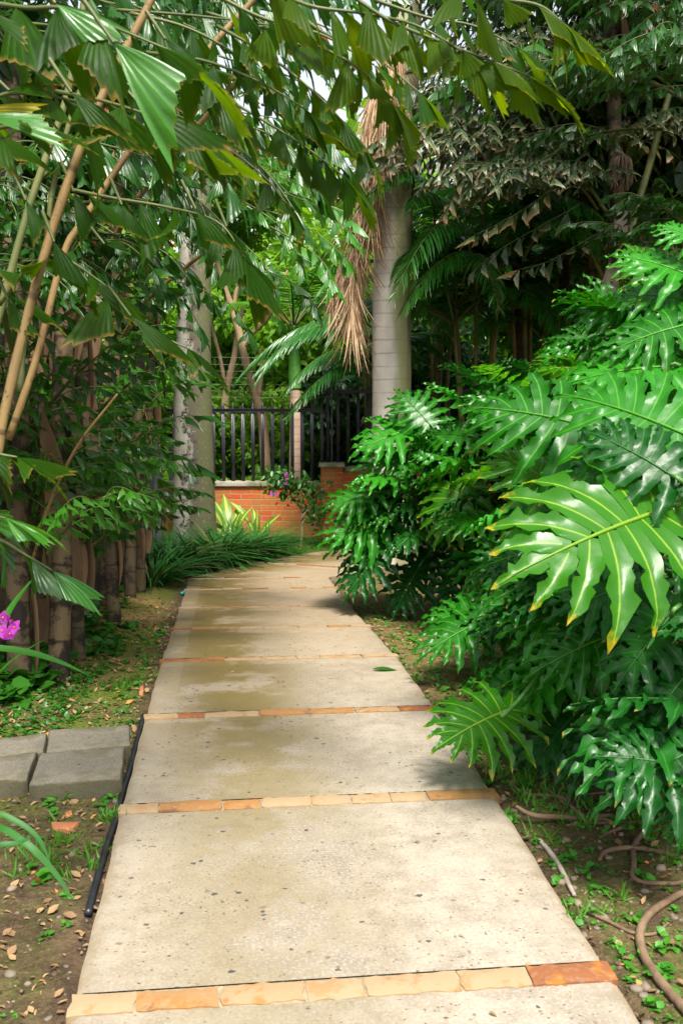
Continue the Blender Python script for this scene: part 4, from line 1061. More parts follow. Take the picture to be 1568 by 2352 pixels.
# --- palm at the viewer's left shoulder: canes and big near leaflets
N_ = Palm('fishtail_palm', on_ground(-1.55, 2.9), 'fishtail palm at the left frame edge with tan canes and large near leaflets', 'palm tree', 'fishtail palms along the left of the path', 34)
root = V3(-1.55, 2.9, float(ground_z(-1.55, 2.9)))
N_.stem([root - V3(0, 0, 0.05), root + V3(0.02, 0.05, 0.7), root + V3(0.05, 0.1, 1.3)], 0.07, 0.06, M['stem'], 6)
N_.stem([root + V3(-0.2, 0.25, -0.05), root + V3(-0.2, 0.3, 1.5), root + V3(-0.25, 0.3, 3.6)], 0.07, 0.055, M['stem_wet'], 6)
for k in range(16):    # unseen crown fronds added overhead to shade the left bed
    N_.frond(V3(N_.g.uniform(-2.6, -1.5), N_.g.uniform(1.6, 4.6), N_.g.uniform(3.9, 5.0)), math.radians(N_.g.uniform(80, 290)), N_.g.uniform(0.1, 0.6), N_.g.uniform(0.8, 1.1), 'mid')
def cane(palm, px, w, mat, side=8):
    pts = [P(u, v, z) for u, v, z in px]; zm = np.mean([p[2] for p in px])
    mb = MB(); c = catmull(pts, 36)
    r = np.linspace(w[0], w[1], 36) / 2352 * zm / 2
    r = r * (1 + 0.10 * (np.sin(np.linspace(0, 26, 36)) > 0.93))
    tube(mb, c, r, side, rough=0.02); part('cane', mb, mat, palm.t)
    return c
rp = root + V3(0.05, 0.1, 1.25)
cane(N_, [(-150, 1300, 3.0), (-20, 1080, 3.0), (8, 960, 3.0), (60, 740, 3.0), (120, 530, 3.0), (205, 290, 3.0), (275, 140, 3.0), (350, -5, 3.0), (420, -160, 3.0)], (25, 18), M['cane'])
cane(N_, [(-160, 1300, 3.3), (-30, 830, 3.3), (8, 690, 3.3), (60, 500, 3.3), (110, 350, 3.3), (150, 235, 3.3), (183, 80, 3.3), (200, -60, 3.3)], (20, 15), M['cane_green'])
cane(N_, [(20, 1010, 3.9), (85, 820, 3.9), (145, 590, 3.9), (190, 508, 3.9), (320, 313, 3.9), (400, 205, 3.9), (500, 90, 3.9), (590, -10, 3.9), (680, -130, 3.9)], (18, 14), M['cane'])
cane(N_, [(45, 900, 4.6), (60, 760, 4.6), (105, 560, 4.6), (125, 420, 4.6), (170, 250, 4.6), (240, 60, 4.6)], (16, 12), M['cane_green'])
cane(A, [(160, 760, 5.6), (230, 620, 5.4), (300, 480, 5.2), (420, 330, 5.0), (560, 170, 4.8)], (16, 11), M['cane'])
cane(A, [(60, 900, 5.6), (140, 640, 5.5), (230, 420, 5.4), (330, 240, 5.3), (420, 60, 5.2)], (15, 11), M['cane'])
cane(B, [(250, 830, 7.6), (330, 700, 7.2), (420, 620, 7.0), (520, 540, 6.8)], (11, 7), M['cane'])
cane(B, [(215, 760, 7.8), (262, 690, 7.4), (345, 560, 7.2), (460, 470, 7.0)], (12, 8), M['cane_green'])
cane(A, [(75, 1290, 5.4), (110, 1170, 5.2), (175, 1030, 5.0), (270, 905, 4.9)], (8, 5), M['cane'])

def nspray(palm, px, n, llpx, mat='fish_near', droop=0.7, face=(0, -0.6, 0.3), start=0.1, spread=0.7):
    """hanging spray near the viewer; leaflet length given at its distance"""
    pts = [P(u, v, z) for u, v, z in px]; zm = np.mean([p[2] for p in px])
    lv, st = MB(), MB()
    spray(lv, st, pts, n, llpx / 2352 * zm, palm.g, droop=droop, face=np.array(face, float), start=start, spread=spread, rad=0.007)
    o = part('frond', lv, M[mat], palm.t); sub('frond_stalk', st, M['stalk'], o)
# top centre canopy, translucent
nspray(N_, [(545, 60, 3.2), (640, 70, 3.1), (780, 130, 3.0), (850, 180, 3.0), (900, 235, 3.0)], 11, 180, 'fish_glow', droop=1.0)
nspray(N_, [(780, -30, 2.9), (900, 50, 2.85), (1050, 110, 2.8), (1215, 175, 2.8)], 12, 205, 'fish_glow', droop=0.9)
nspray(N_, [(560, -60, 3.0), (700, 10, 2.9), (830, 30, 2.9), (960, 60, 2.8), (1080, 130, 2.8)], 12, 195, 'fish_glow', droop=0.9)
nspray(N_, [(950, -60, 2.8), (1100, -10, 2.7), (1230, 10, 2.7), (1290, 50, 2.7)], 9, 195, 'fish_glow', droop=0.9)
nspray(N_, [(430, 175, 3.5), (560, 250, 3.4), (690, 330, 3.3), (790, 405, 3.3)], 12, 175, droop=0.8)
nspray(N_, [(500, 60, 3.6), (620, 130, 3.5), (740, 230, 3.5), (830, 330, 3.5)], 12, 162, droop=0.9)
nspray(N_, [(330, 120, 3.4), (470, 140, 3.3), (600, 190, 3.2), (700, 250, 3.2)], 10, 169, droop=0.7)
nspray(N_, [(620, -50, 3.5), (720, 60, 3.4), (860, 130, 3.3), (960, 210, 3.2)], 11, 169, droop=0.9)
g = np.random.default_rng(17)
for k in range(17):     # middle layer of the canopy over the path
    zc = g.uniform(4.2, 7.6); v = g.uniform(60, 480); L = g.uniform(0.5, 0.8) * 2352 / zc; u = g.uniform(40, 740 - L); a = math.radians(g.uniform(5, 48))
    nspray((A, B, C)[min(2, int((zc - 4.2) / 1.2))], [(u, v, zc), (u + L * 0.35 * math.cos(a), v + L * 0.22 * math.sin(a), zc - 0.05), (u + L * 0.7 * math.cos(a), v + L * 0.6 * math.sin(a), zc - 0.1), (u + L * 0.98 * math.cos(a), v + L * 1.05 * math.sin(a), zc - 0.15)], 13, 0.25 * 2352 / zc, 'fish', droop=0.8)
for k in range(16):     # upper edge of the canopy
    zc = g.uniform(3.8, 6.0); u = g.uniform(160, 600); v = g.uniform(-140, 40); L = g.uniform(0.5, 0.8) * 2352 / zc; a = math.radians(g.uniform(-5, 35))
    nspray((N_, A)[k % 2], [(u, v, zc), (u + L * 0.5 * math.cos(a), v + L * 0.4 * math.sin(a), zc - 0.05), (u + L * math.cos(a), v + L * 1.05 * math.sin(a), zc - 0.1)], 12, 0.24 * 2352 / zc, 'fish', droop=0.8)
for q in (((540, 420), (640, 440), (740, 480), (800, 530)), ((560, 470), (660, 500), (740, 545), (790, 590)), ((500, 440), (590, 480), (660, 540), (690, 600)), ((470, 500), (540, 545), (600, 600), (625, 650)), ((620, 520), (690, 560), (740, 600), (760, 640)), ((660, 440), (720, 460), (770, 480), (805, 505))):
    zc = g.uniform(6.6, 7.6)
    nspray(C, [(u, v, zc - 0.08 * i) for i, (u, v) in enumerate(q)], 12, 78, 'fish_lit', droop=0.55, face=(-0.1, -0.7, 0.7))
for q in (((560, 600), (620, 625), (690, 660), (720, 700)), ((430, 560), (520, 590), (600, 650), (640, 720)), ((380, 640), (450, 660), (530, 700), (570, 760)), ((330, 520), (430, 550), (520, 600), (560, 640))):
    nspray(C, [(u, v, 7.8 - 0.08 * i) for i, (u, v) in enumerate(q)], 10, 68, 'fish', droop=0.7)
for q in (((520, 60), (620, 80), (710, 120), (770, 180)), ((560, 150), (650, 170), (730, 215), (780, 270)), ((480, 120), (590, 160), (670, 220), (720, 290)), ((600, 20), (690, 40), (780, 80), (830, 130)), ((600, 240), (680, 260), (750, 310), (790, 370)), ((540, 280), (620, 310), (690, 360), (730, 430))):
    zc = g.uniform(5.2, 6.6)
    nspray(B, [(u, v, zc) for u, v in q], 13, 0.26 * 2352 / zc, 'fish', droop=0.8)
for q in (((330, 420), (400, 430), (470, 470), (520, 540)), ((300, 500), (380, 510), (450, 550), (500, 630)), ((310, 590), (380, 590), (440, 620), (490, 690)), ((340, 360), (420, 370), (500, 410), (560, 470)), ((280, 660), (350, 660), (420, 690), (460, 750))):
    zc = g.uniform(7.4, 8.4)
    nspray(C, [(u, v, zc) for u, v in q], 13, 0.25 * 2352 / zc, 'fish', droop=0.7)
# top centre again, a second layer
for q in (((480, -20), (600, 40), (740, 80), (860, 150)), ((860, 0), (980, 40), (1090, 60), (1190, 110)), ((300, 30), (420, 60), (520, 110), (600, 170)), ((380, 300), (500, 330), (600, 400), (660, 470))):
    zc = g.uniform(2.9, 3.7)
    nspray(N_, [(u, v, zc) for u, v in q], 11, 0.215 * 2352 / zc, droop=1.0)
# top left, larger and closer
nspray(N_, [(-60, 0, 2.5), (60, 18, 2.45), (150, 20, 2.4), (280, 70, 2.3), (400, 120, 2.3)], 9, 299, droop=0.7)
nspray(N_, [(-60, 250, 2.5), (20, 215, 2.5), (110, 220, 2.45), (190, 235, 2.4)], 6, 208, droop=0.5)
nspray(N_, [(-40, 300, 2.4), (10, 292, 2.35), (60, 285, 2.3)], 4, 195, droop=0.3, spread=0.5)
nspray(N_, [(140, 430, 3.4), (260, 455, 3.3), (380, 475, 3.3), (500, 510, 3.2), (560, 590, 3.2)], 11, 195, droop=0.8)
nspray(N_, [(130, 210, 2.9), (230, 230, 2.8), (330, 260, 2.7), (430, 300, 2.7)], 8, 247, droop=0.7)
nspray(N_, [(0, 700, 3.2), (70, 610, 3.1), (140, 590, 3.0), (250, 660, 3.0)], 7, 195, droop=0.5)
nspray(N_, [(190, 640, 3.4), (270, 700, 3.3), (350, 760, 3.3), (430, 800, 3.3)], 6, 182, droop=0.4)
def nleaf(palm, px, mat='fish_near', var=0, nrm=(-0.1, -0.85, 0.5), wide=1.0, bend=True):
    for k, (u0, v0, u1, v1, zc) in enumerate(px):
        mb = MB(); st = MB()
        a = P(u0, v0, zc); b = P(u1, v1, zc - 0.03); L = np.linalg.norm(b - a)
        scatter(mb, FT[(var + k) % 8], [a], [b - a], [np.array(nrm) + palm.g.normal(0, 0.2, 3)], [L], [L * wide])
        tube(st, [a - (b - a) * 0.25 + V3(-0.02, 0, 0.05), a], [0.006, 0.004], 5, n=4)
        o = part('leaflet', mb, M[mat], palm.t); sub('leaf_stalk', st, M['stalk'], o)
nleaf(N_, [(262, 98, 478, 305, 2.2), (128, 8, 282, 112, 2.3)], 'fish_lit', 1, wide=1.15)
nleaf(N_, [(22, 208, 128, 182, 2.4), (165, 212, 285, 312, 2.3), (-30, 30, 92, 78, 2.2)], 'fish_near', 3, wide=1.1)
nleaf(N_, [(-40, 268, 172, 276, 2.2)], 'fish_lit', 5); nleaf(N_, [(-70, 258, 98, 262, 2.3)], 'fish_yellow', 2, wide=0.8)
nleaf(N_, [(330, 250, 525, 362, 2.5), (170, 440, 218, 556, 3.0), (125, 555, 166, 676, 2.9), (240, 560, 300, 560, 3.2)], 'fish_near', 4)
nleaf(N_, [(300, 725, 440, 840, 2.9), (205, 650, 305, 690, 3.0), (60, 130, 150, 215, 2.6), (380, 90, 480, 160, 2.6)], 'fish_near', 0)
nleaf(N_, [(450, 480, 520, 590, 3.1), (520, 520, 560, 620, 3.2), (280, 470, 320, 560, 3.2), (60, 460, 110, 560, 3.0), (20, 690, 60, 790, 3.0)], 'fish_near', 2)
# lower left bright leaflets
nspray(N_, [(-70, 1010, 2.7), (-10, 1040, 2.6), (40, 1050, 2.6)], 4, 175, 'fish_near', droop=0.2, spread=0.6)
nspray(N_, [(-80, 1180, 2.7), (-20, 1185, 2.6), (15, 1190, 2.6)], 4, 175, 'fish_lit', droop=0.3, spread=0.6)
nspray(N_, [(-60, 1230, 2.9), (0, 1240, 2.8), (60, 1275, 2.8), (120, 1310, 2.8)], 5, 169, 'fish', droop=0.4, spread=0.5)
# two near red-brown leaflets that have died
# slim canes of new growth in front of the grey trunk
nspray(C, [(240, 1110, 7.0), (320, 1010, 7.0), (400, 960, 7.0), (455, 955, 7.0)], 10, 85, 'fish', droop=0.3, spread=0.8)
nspray(C, [(290, 1100, 7.3), (360, 1050, 7.2), (410, 1050, 7.2), (450, 1065, 7.2)], 7, 85, 'fish', droop=0.4, spread=0.8)
nspray(B, [(260, 1120, 6.8), (330, 950, 6.8), (390, 890, 6.8), (430, 880, 6.8)], 11, 80, 'fish_lit', droop=0.3, spread=0.8)

# --- dark fishtail palms on the right
D = Palm('fishtail_palm', on_ground(2.75, 10.0), 'dark fishtail palm on the right hung with brown fruit strands', 'palm tree', 'fishtail palms on the right', 41)
E = Palm('fishtail_palm', on_ground(2.3, 12.2), 'bronze tipped fishtail palm leaning towards the pale royal palm', 'palm tree', 'fishtail palms on the right', 42)
F = Palm('fishtail_palm', on_ground(4.0, 9.8), 'green fishtail palm in the upper corner by the frame edge', 'palm tree', 'fishtail palms on the right', 43)
px_stem(D, [(1430, 1250), (1430, 900), (1425, 650), (1415, 400), (1400, 50), (1390, -150)], 9.9, 38, 30, M['stem_wet'], 14)
px_stem(D, [(1455, 1250), (1450, 800), (1447, 620), (1450, 520), (1490, 380), (1540, 200)], 9.7, 24, 13, M['cane_green'], 0)
px_stem(D, [(1510, 1200), (1512, 700), (1515, 500), (1520, 200), (1530, -100)], 11.6, 26, 22, M['stem'], 10)
px_stem(E, [(1375, 1250), (1368, 800), (1360, 600), (1340, 350), (1300, 100)], 12.2, 28, 22, M['stem'], 10)
px_stem(E, [(1190, 1250), (1190, 800), (1185, 500), (1190, 200), (1200, -100)], 13.4, 24, 20, M['stem_wet'], 8)
px_stem(E, [(1330, 1250), (1300, 800), (1290, 500), (1250, 200), (1230, -200)], 12.8, 24, 20, M['stem_wet'], 8)
px_stem(F, [(1600, 1100), (1605, 700), (1610, 300), (1615, -100)], 9.8, 40, 34, M['stem'], 8)
cane(D, [(1440, 560, 10.8), (1360, 440, 10.7), (1320, 380, 10.6), (1250, 230, 10.5)], (11, 7), M['cane_green'])
cane(D, [(1420, 560, 11.0), (1380, 360, 11.2), (1340, 210, 11.4)], (11, 7), M['cane_green'])
cane(E, [(1385, 640, 11.6), (1310, 480, 11.2), (1240, 400, 10.8)], (10, 6), M['cane_green'])
for k in range(32):
    fr(D, g.uniform(1320, 1540), g.uniform(-350, 420), g.uniform(10.6, 12.6), g.uniform(0, 360), g.uniform(-0.1, 0.6), g.uniform(0.75, 1.1), 'dark')
for k in range(15):
    fr(E, g.uniform(1240, 1370), g.uniform(-350, 420), g.uniform(11.4, 12.8), g.uniform(200, 400), g.uniform(-0.1, 0.6), g.uniform(0.7, 1.05), 'dark')
for u, v, zc, az, pt, sc in ((1240, 330, 11.2, 200, 0.25, 0.55), (1250, 400, 11.0, 225, 0.2, 0.7), (1280, 470, 10.8, 235, 0.2, 0.75), (1200, 420, 11.6, 210, 0.1, 0.5), (1330, 330, 10.8, 250, 0.3, 0.9), (1320, 250, 11.0, 215, 0.35, 0.75), (1370, 480, 10.4, 235, 0.2, 0.75), (1240, 100, 11.6, 210, 0.3, 0.7), (1420, 380, 10.4, 285, 0.2, 0.7)):
    fr(E if u < 1300 else D, u, v, zc, az, pt, sc, 'dark')
for k in range(22):
    fr(F, g.uniform(1480, 1640), g.uniform(-420, 300), g.uniform(8.8, 10.4), g.uniform(110, 280), g.uniform(0.0, 0.5), g.uniform(0.8, 1.1), 'mid')
for k in range(8):
    fr(F, g.uniform(1530, 1620), g.uniform(520, 700), g.uniform(8.8, 9.8), g.uniform(150, 260), g.uniform(0.2, 0.8), g.uniform(0.7, 1.0), 'small')
for q, mt, n in ((((1270, 295), (1150, 325), (1080, 345), (1030, 390)), 'fish_bronze', 15), (((1310, 400), (1200, 425), (1120, 440), (1050, 460)), 'fish_bronze', 15), (((1200, 340), (1120, 370), (1060, 420), (1030, 470)), 'fish_bronze', 12),
        (((1330, 470), (1240, 520), (1160, 565), (1100, 610)), 'fish_dark', 14), (((1280, 420), (1220, 470), (1150, 510), (1090, 540)), 'fish_bronze', 13), (((1400, 520), (1330, 560), (1260, 600), (1190, 620)), 'fish_dark', 13), (((1420, 320), (1480, 325), (1540, 350), (1600, 400)), 'fish_bronze', 10),
        (((1230, 60), (1330, 75), (1450, 100), (1540, 95)), 'fish_bronze', 14), (((1200, 150), (1300, 170), (1400, 210), (1470, 260)), 'fish_dark', 13), (((1420, 20), (1490, 30), (1560, 60), (1620, 110)), 'fish_lit', 12), (((1440, 100), (1510, 120), (1570, 160), (1620, 210)), 'fish_lit', 12), (((1500, 520), (1530, 540), (1560, 580), (1590, 640)), 'fish_lit', 9)):
    zc = g.uniform(9.9, 10.5)
    nspray(E if q[-1][0] < 1250 else (F if q[0][0] > 1400 else D), [(u, v, zc) for u, v in q], n, 62, mt, droop=0.75, face=(-0.2, -0.7, 0.6), spread=0.8)
# fruit strands
def strands(palm, u, v, zc, wpx, lpx, n, mat='strand', fruit=False):
    mb = MB(); gg = palm.g; top = P(u, v, zc); w = wpx / 2352 * zc / 2; L = lpx / 2352 * zc
    fb = MB()
    for k in range(n):
        a = gg.uniform(0, 2 * PI); r = w * math.sqrt(gg.random()); dx, dy = math.cos(a) * r, math.sin(a) * r * 0.7
        l = L * gg.uniform(0.75, 1.0) * (1 - 0.3 * (r / w) ** 2)
        pts = [top + V3(dx * 0.15, dy * 0.15, 0.03), top + V3(dx * 0.8, dy * 0.8, -0.04 * L), top + V3(dx, dy, -l * 0.45), top + V3(dx * 1.02 + gg.normal(0, 0.02), dy, -l)]
        c = catmull(pts, 12); tube(mb, c, 0.006, 4, r=gg.random())
        if fruit:
            for q in c[2:]:
                for _ in range(3):
                    cc = q + gg.normal(0, 0.018, 3); rr = gg.uniform(0.010, 0.014)
                    tube(fb, [cc - V3(0, 0, rr), cc - V3(0, 0, rr * 0.6), cc + V3(0, 0, rr * 0.6), cc + V3(0, 0, rr)], [0.002, rr, rr, 0.002], 6, r=gg.random())
    o = part('fruit_bunch', mb, M[mat], palm.t)
    if fruit: sub('fruit', fb, M['fruit'], o)
strands(D, 1425, 362, 9.6, 56, 90, 70)
strands(D, 1422, 515, 9.6, 56, 110, 80)
strands(D, 1432, 635, 9.5, 84, 130, 60, 'cane_green', True)
strands(D, 1472, 615, 9.7, 36, 110, 26)
strands(E, 1372, 540, 11.6, 30, 80, 30)
for u, v, x, l in ((1428, 478, -.1, .35), (1430, 520, -.25, .3), (1412, 610, -.3, .42), (1405, 650, -.4, .4)):
    mb = MB(); scatter(mb, tpl_strip(8, 0.16, 0.8, 0.2, 0.9), [P(u, v, 9.45)], [V3(x, -.15, -1)], [V3(-0.3, -1, 0)], [l]); part('dry_husk', mb, M['husk'], D.t)
# ------------------------------------------------------------------ feather palms
STRIP = tpl_strip(7, 0.040, 0.5, 0.22, 0.4)
def feather(seed, length=2.0, n=46, ll=0.42, droop=0.55, vee=0.5, hang=0.25):
    g = np.random.default_rng(seed); lv, st = MB(), MB(); s = np.linspace(0, 1, 26)
    c = np.stack([length * (s - 0.22 * s ** 3), 0.04 * np.sin(s * 3), length * (0.30 * s - droop * s ** 2.2)], -1)
    tube(st, c, [0.017, 0.010, 0.003], 6)
    for sd in (1, -1):
        q = np.linspace(0.18, 1, n) + g.normal(0, 0.003, n); i = np.clip((q * 25).astype(int), 0, 24); w = np.clip(q * 25 - i, 0, 1)[:, None]
        O = c[i] * (1 - w) + c[i + 1] * w; T = unit(c[i + 1] - c[i])
        fw = (0.35 + 0.9 * q ** 2)[:, None]
        X = T * fw + V3(0, sd, 0) + V3(0, 0, 1) * (vee * (1 - q)[:, None] * 0.6 - hang) + g.normal(0, 0.05, (n, 3))
        N = V3(0, 0, 1) + T * 0.15 - V3(0, sd, 0) * 0.15 + g.normal(0, 0.12, (n, 3))
        L = ll * (np.sin(PI * (0.16 + 0.78 * (q - 0.18) / 0.82)) ** 0.6) * g.uniform(0.92, 1.06, n)
        scatter(lv, STRIP, O, X, N, L)
    return lv, st
FP = {}
def fpair(key, seed, mat, **kw):
    a, b = feather(seed, **kw); FP[key] = (a.mesh('frond', mat), b.mesh('frond_stalk', M['stalk']))
for k in range(3): fpair(('areca', k), 300 + k, M['areca'], droop=0.50 + 0.12 * k)
for k in range(3): fpair(('weep', k), 330 + k, M['areca'], length=1.9, n=52, ll=0.46, droop=0.95 + 0.15 * k, hang=0.7, vee=0.3)
for k in range(2): fpair(('lit', k), 310 + k, M['areca_lit'], droop=0.6 + 0.15 * k, length=1.9)
for k in range(2): fpair(('big', k), 320 + k, M['areca'], length=3.0, n=70, ll=0.6, droop=0.55)

def areca(u0, v0, zc, label, n, spread, cs, seed, kind='areca', hgt=(600, 800), azr=(0, 360), sc=(0.8, 1.15)):
    b0 = P(u0, v0, zc); base = on_ground(b0[0], b0[1])
    p = Palm('areca_palm', base, label, 'palm tree', 'areca palms behind the royal palm', seed)
    g = p.g
    for k in range(cs):
        a = g.uniform(0, 2 * PI); r = g.uniform(0.05, spread); top = P(u0, g.uniform(*hgt), zc)[2]
        b = base + V3(math.cos(a) * r * 0.6, math.sin(a) * r * 0.6, -0.05); b[2] = ground_z(b[0], b[1]) - 0.05
        t = base + V3(math.cos(a) * r * 2.0, math.sin(a) * r * 1.5, 0); t[2] = top
        p.stem([b, (b + t) / 2 + V3(0, 0, 0.1), t], 0.032, 0.022, M['areca_stem'])
        for j in range(max(2, n // cs)):
            p.frond(t, math.radians(g.uniform(*azr)), g.uniform(0.1, 0.9), g.uniform(*sc), kind, table=FP)
    return p
ar1 = areca(1090, 1200, 13.2, 'dark green areca palm right of the pale royal palm trunk', 40, 0.35, 5, 51, hgt=(540, 800))
areca(1220, 1200, 13.8, 'dark areca palm in the shade below the bronze fishtail leaves', 36, 0.4, 4, 52, hgt=(520, 800))
areca(1340, 1150, 13.0, 'shaded areca palm farther right behind the fruiting stems', 28, 0.4, 4, 53, hgt=(560, 820))
areca(985, 1180, 15.6, 'areca palm half hidden directly behind the royal palm', 16, 0.3, 4, 54, hgt=(480, 820), azr=(-80, 130))
ar = areca(862, 1150, 14.9, 'areca palm arching its fronds over the black fence', 8, 0.15, 3, 55, hgt=(800, 900), azr=(0, 140), sc=(0.6, 0.8))
for u, v, az, pt, sc, k in ((865, 800, 205, 0.5, 0.85, 'areca'), (862, 760, 195, 0.3, 0.85, 'areca'), (860, 850, 215, 0.4, 0.75, 'areca'), (858, 790, 180, 0.45, 0.9, 'areca'), (855, 880, 225, 0.5, 0.7, 'areca'), (855, 700, 190, 0.2, 0.55, 'lit'), (850, 660, 200, 0.1, 0.5, 'lit')):
    ar.frond(P(u, v, 14.0), math.radians(az), pt + 0.1, sc, 'weep' if k == 'areca' else k, table=FP)

for u, v, zc, az, pt, sc in ((1000, 600, 12.6, 255, 0.5, 0.85), (1040, 560, 12.4, 285, 0.4, 0.9), (1080, 620, 12.3, 240, 0.3, 0.9), (1110, 560, 12.2, 265, 0.5, 0.95), (1150, 600, 12.1, 300, 0.4, 0.9), (985, 690, 12.5, 250, 0.35, 0.75), (1060, 700, 12.2, 275, 0.4, 0.8), (1130, 690, 12.2, 230, 0.3, 0.85), (1200, 640, 12.2, 290, 0.4, 0.9), (1000, 520, 12.8, 235, 0.4, 0.8)):
    ar1.frond(P(u, v - 40, zc - 0.3), math.radians(az), pt + 0.25, sc, 'weep', table=FP)
# ------------------------------------------------------------------ royal palms
def royal(pxs, zc, label, mat, seed):
    b = P(pxs[0][0], pxs[0][1], zc); base = on_ground(b[0], b[1])
    p = Palm('royal_palm', base, label, 'palm tree', None, seed)
    pts = [P(u, v, zc) for u, v, w in pxs]; pts[0][2] = base[2] - 0.1
    n = 90; c = catmull(pts, n)
    r = np.interp(np.linspace(0, len(pxs) - 1, n), range(len(pxs)), [w / 2352 * zc / 2 for _, _, w in pxs])
    r = np.convolve(np.pad(r, 4, mode='edge'), np.ones(9) / 9, mode='valid')
    mb = MB(); tube(mb, c, r * (1 + 0.006 * np.sin(np.arange(n) * 1.9)), 28, rough=0.004)
    part('trunk', mb, mat, p.t)
    top = c[-1]
    for k in range(7):
        p.frond(top, k * 2.4, p.g.uniform(0.4, 1.1), 0.95, 'big', table=FP)
    return p
R1 = royal([(903, 1290, 96), (900, 1100, 92), (899, 860, 89), (899, 700, 88), (905, 500, 86), (918, 350, 78), (926, 200, 70), (936, 0, 66), (948, -300, 62), (960, -700, 58), (968, -1000, 54)], 12.0, 'pale ringed royal palm trunk with brown dead fronds hanging down it', M['royal'], 61)
R2 = royal([(452, 1268, 104), (447, 1180, 97), (445, 1050, 92), (443, 900, 86), (446, 740, 76), (450, 500, 70), (455, 200, 66), (462, -200, 62), (470, -900, 56)], 13.2, 'grey lichened royal palm trunk in front of the low brick wall', M['royal_old'], 62)
# dead fronds hanging on the royal palm
def dead_frond(px, n, lmin, lmax, spread, seed):
    g = np.random.default_rng(seed); c = catmull([P(*q) for q in px], 40)
    st = MB(); tube(st, c, [0.028, 0.02, 0.006], 6)
    lv = MB(); tp = [tpl_strip(9, 0.017, 0.6, d, 0.6) for d in (0.10, 0.3, -0.2, 0.5)]
    i = g.integers(0, 38, n); s = g.choice([-1, 1], n)
    O = c[i] + g.normal(0, 0.02, (n, 3))
    X = np.stack([s * np.abs(g.normal(0, spread, n)), g.normal(-0.05, 0.10, n), -np.ones(n) + 0.25 * g.random(n) * (g.random(n) < 0.3)], -1)
    N = np.stack([g.normal(0, 1, n), -np.abs(g.normal(0.7, 0.5, n)), g.normal(0, 0.3, n)], -1)
    pk = g.integers(0, 4, n); L = g.uniform(lmin, lmax, n)
    for k in range(4): scatter(lv, tp[k], O[pk == k], X[pk == k], N[pk == k], L[pk == k], np.full((pk == k).sum(), 0.45) * g.uniform(0.7, 1.3, (pk == k).sum()))
    o = part('dead_frond', lv, M['dead'], R1.t); sub('dead_stalk', st, M['dead'], o)
dead_frond([(915, 60, 11.7), (880, 140, 11.6), (850, 240, 11.6), (832, 380, 11.6), (818, 520, 11.6), (812, 640, 11.6), (806, 720, 11.6)], 620, 0.35, 0.9, 0.17, 71)
dead_frond([(915, 120, 11.65), (890, 200, 11.55), (872, 300, 11.55), (862, 420, 11.55), (850, 480, 11.55)], 420, 0.45, 0.95, 0.10, 72)
dead_frond([(930, 200, 11.65), (925, 250, 11.55), (900, 300, 11.55), (880, 360, 11.55)], 220, 0.3, 0.6, 0.16, 73)
dead_frond([(835, 560, 11.75), (800, 590, 11.75), (775, 640, 11.75), (765, 680, 11.8)], 130, 0.3, 0.6, 0.2, 74)

# thin palm beyond the fence
zc = 15.6
b = P(678, 1150, zc); base = on_ground(b[0], b[1])
tp = Palm('royal_palm', base, 'slender ringed palm with green crownshaft beyond the fence', 'palm tree', None, 63)
mb = MB(); tube(mb, [base - V3(0, 0, 0.1), P(680, 1000, zc), P(678, 895, zc)], np.array([36, 30, 26]) / 2352 * zc / 2, 16, n=24); part('trunk', mb, M['thin_palm'], tp.t)
mb = MB(); tube(mb, [P(678, 896, zc), P(677, 860, zc), P(676, 800, zc), P(674, 745, zc)], np.array([29, 30, 24, 14]) / 2352 * zc / 2, 16, n=20); part('crownshaft', mb, M['crownshaft'], tp.t)
for k in range(9): tp.frond(P(674, 755, zc), k * 2.4 + 0.4, tp.g.uniform(0.4, 1.1), 0.95, 'lit' if k % 2 else 'areca', table=FP)

# ------------------------------------------------------------------ broadleaf trees
LEAF = tpl_leaf(4, 0.26)
def crown_mesh(seed, n, rx, ry, rz, clumps, leaf, mat):
    g = np.random.default_rng(seed)
    cc = unit(g.normal(0, 1, (clumps, 3))) * (g.random((clumps, 1)) ** 0.45) * V3(rx, ry, rz)
    cs = g.uniform(0.16, 0.34, clumps) * min(rx, rz)
    i = g.integers(0, clumps, n)
    off = unit(g.normal(0, 1, (n, 3))) * (g.random((n, 1)) ** 0.5) * cs[i][:, None] * V3(1.2, 1.2, 0.75)
    O = cc[i] + off
    X = unit(off + 1e-6) * 0.7 + g.normal(0, 0.6, (n, 3)) - V3(0, 0, 0.35)
    N = V3(0, 0, 1) + g.normal(0, 0.45, (n, 3))
    mb = MB(); scatter(mb, LEAF, O, X, N, leaf * g.uniform(0.7, 1.3, n)); return mb.mesh('crown', mat)
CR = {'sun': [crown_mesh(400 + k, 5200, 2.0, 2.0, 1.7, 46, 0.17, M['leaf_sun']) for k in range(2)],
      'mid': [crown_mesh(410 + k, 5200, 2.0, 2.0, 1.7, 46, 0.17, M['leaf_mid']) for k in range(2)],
      'deep': [crown_mesh(420 + k, 5200, 2.0, 2.0, 1.7, 46, 0.19, M['leaf_deep']) for k in range(2)]}
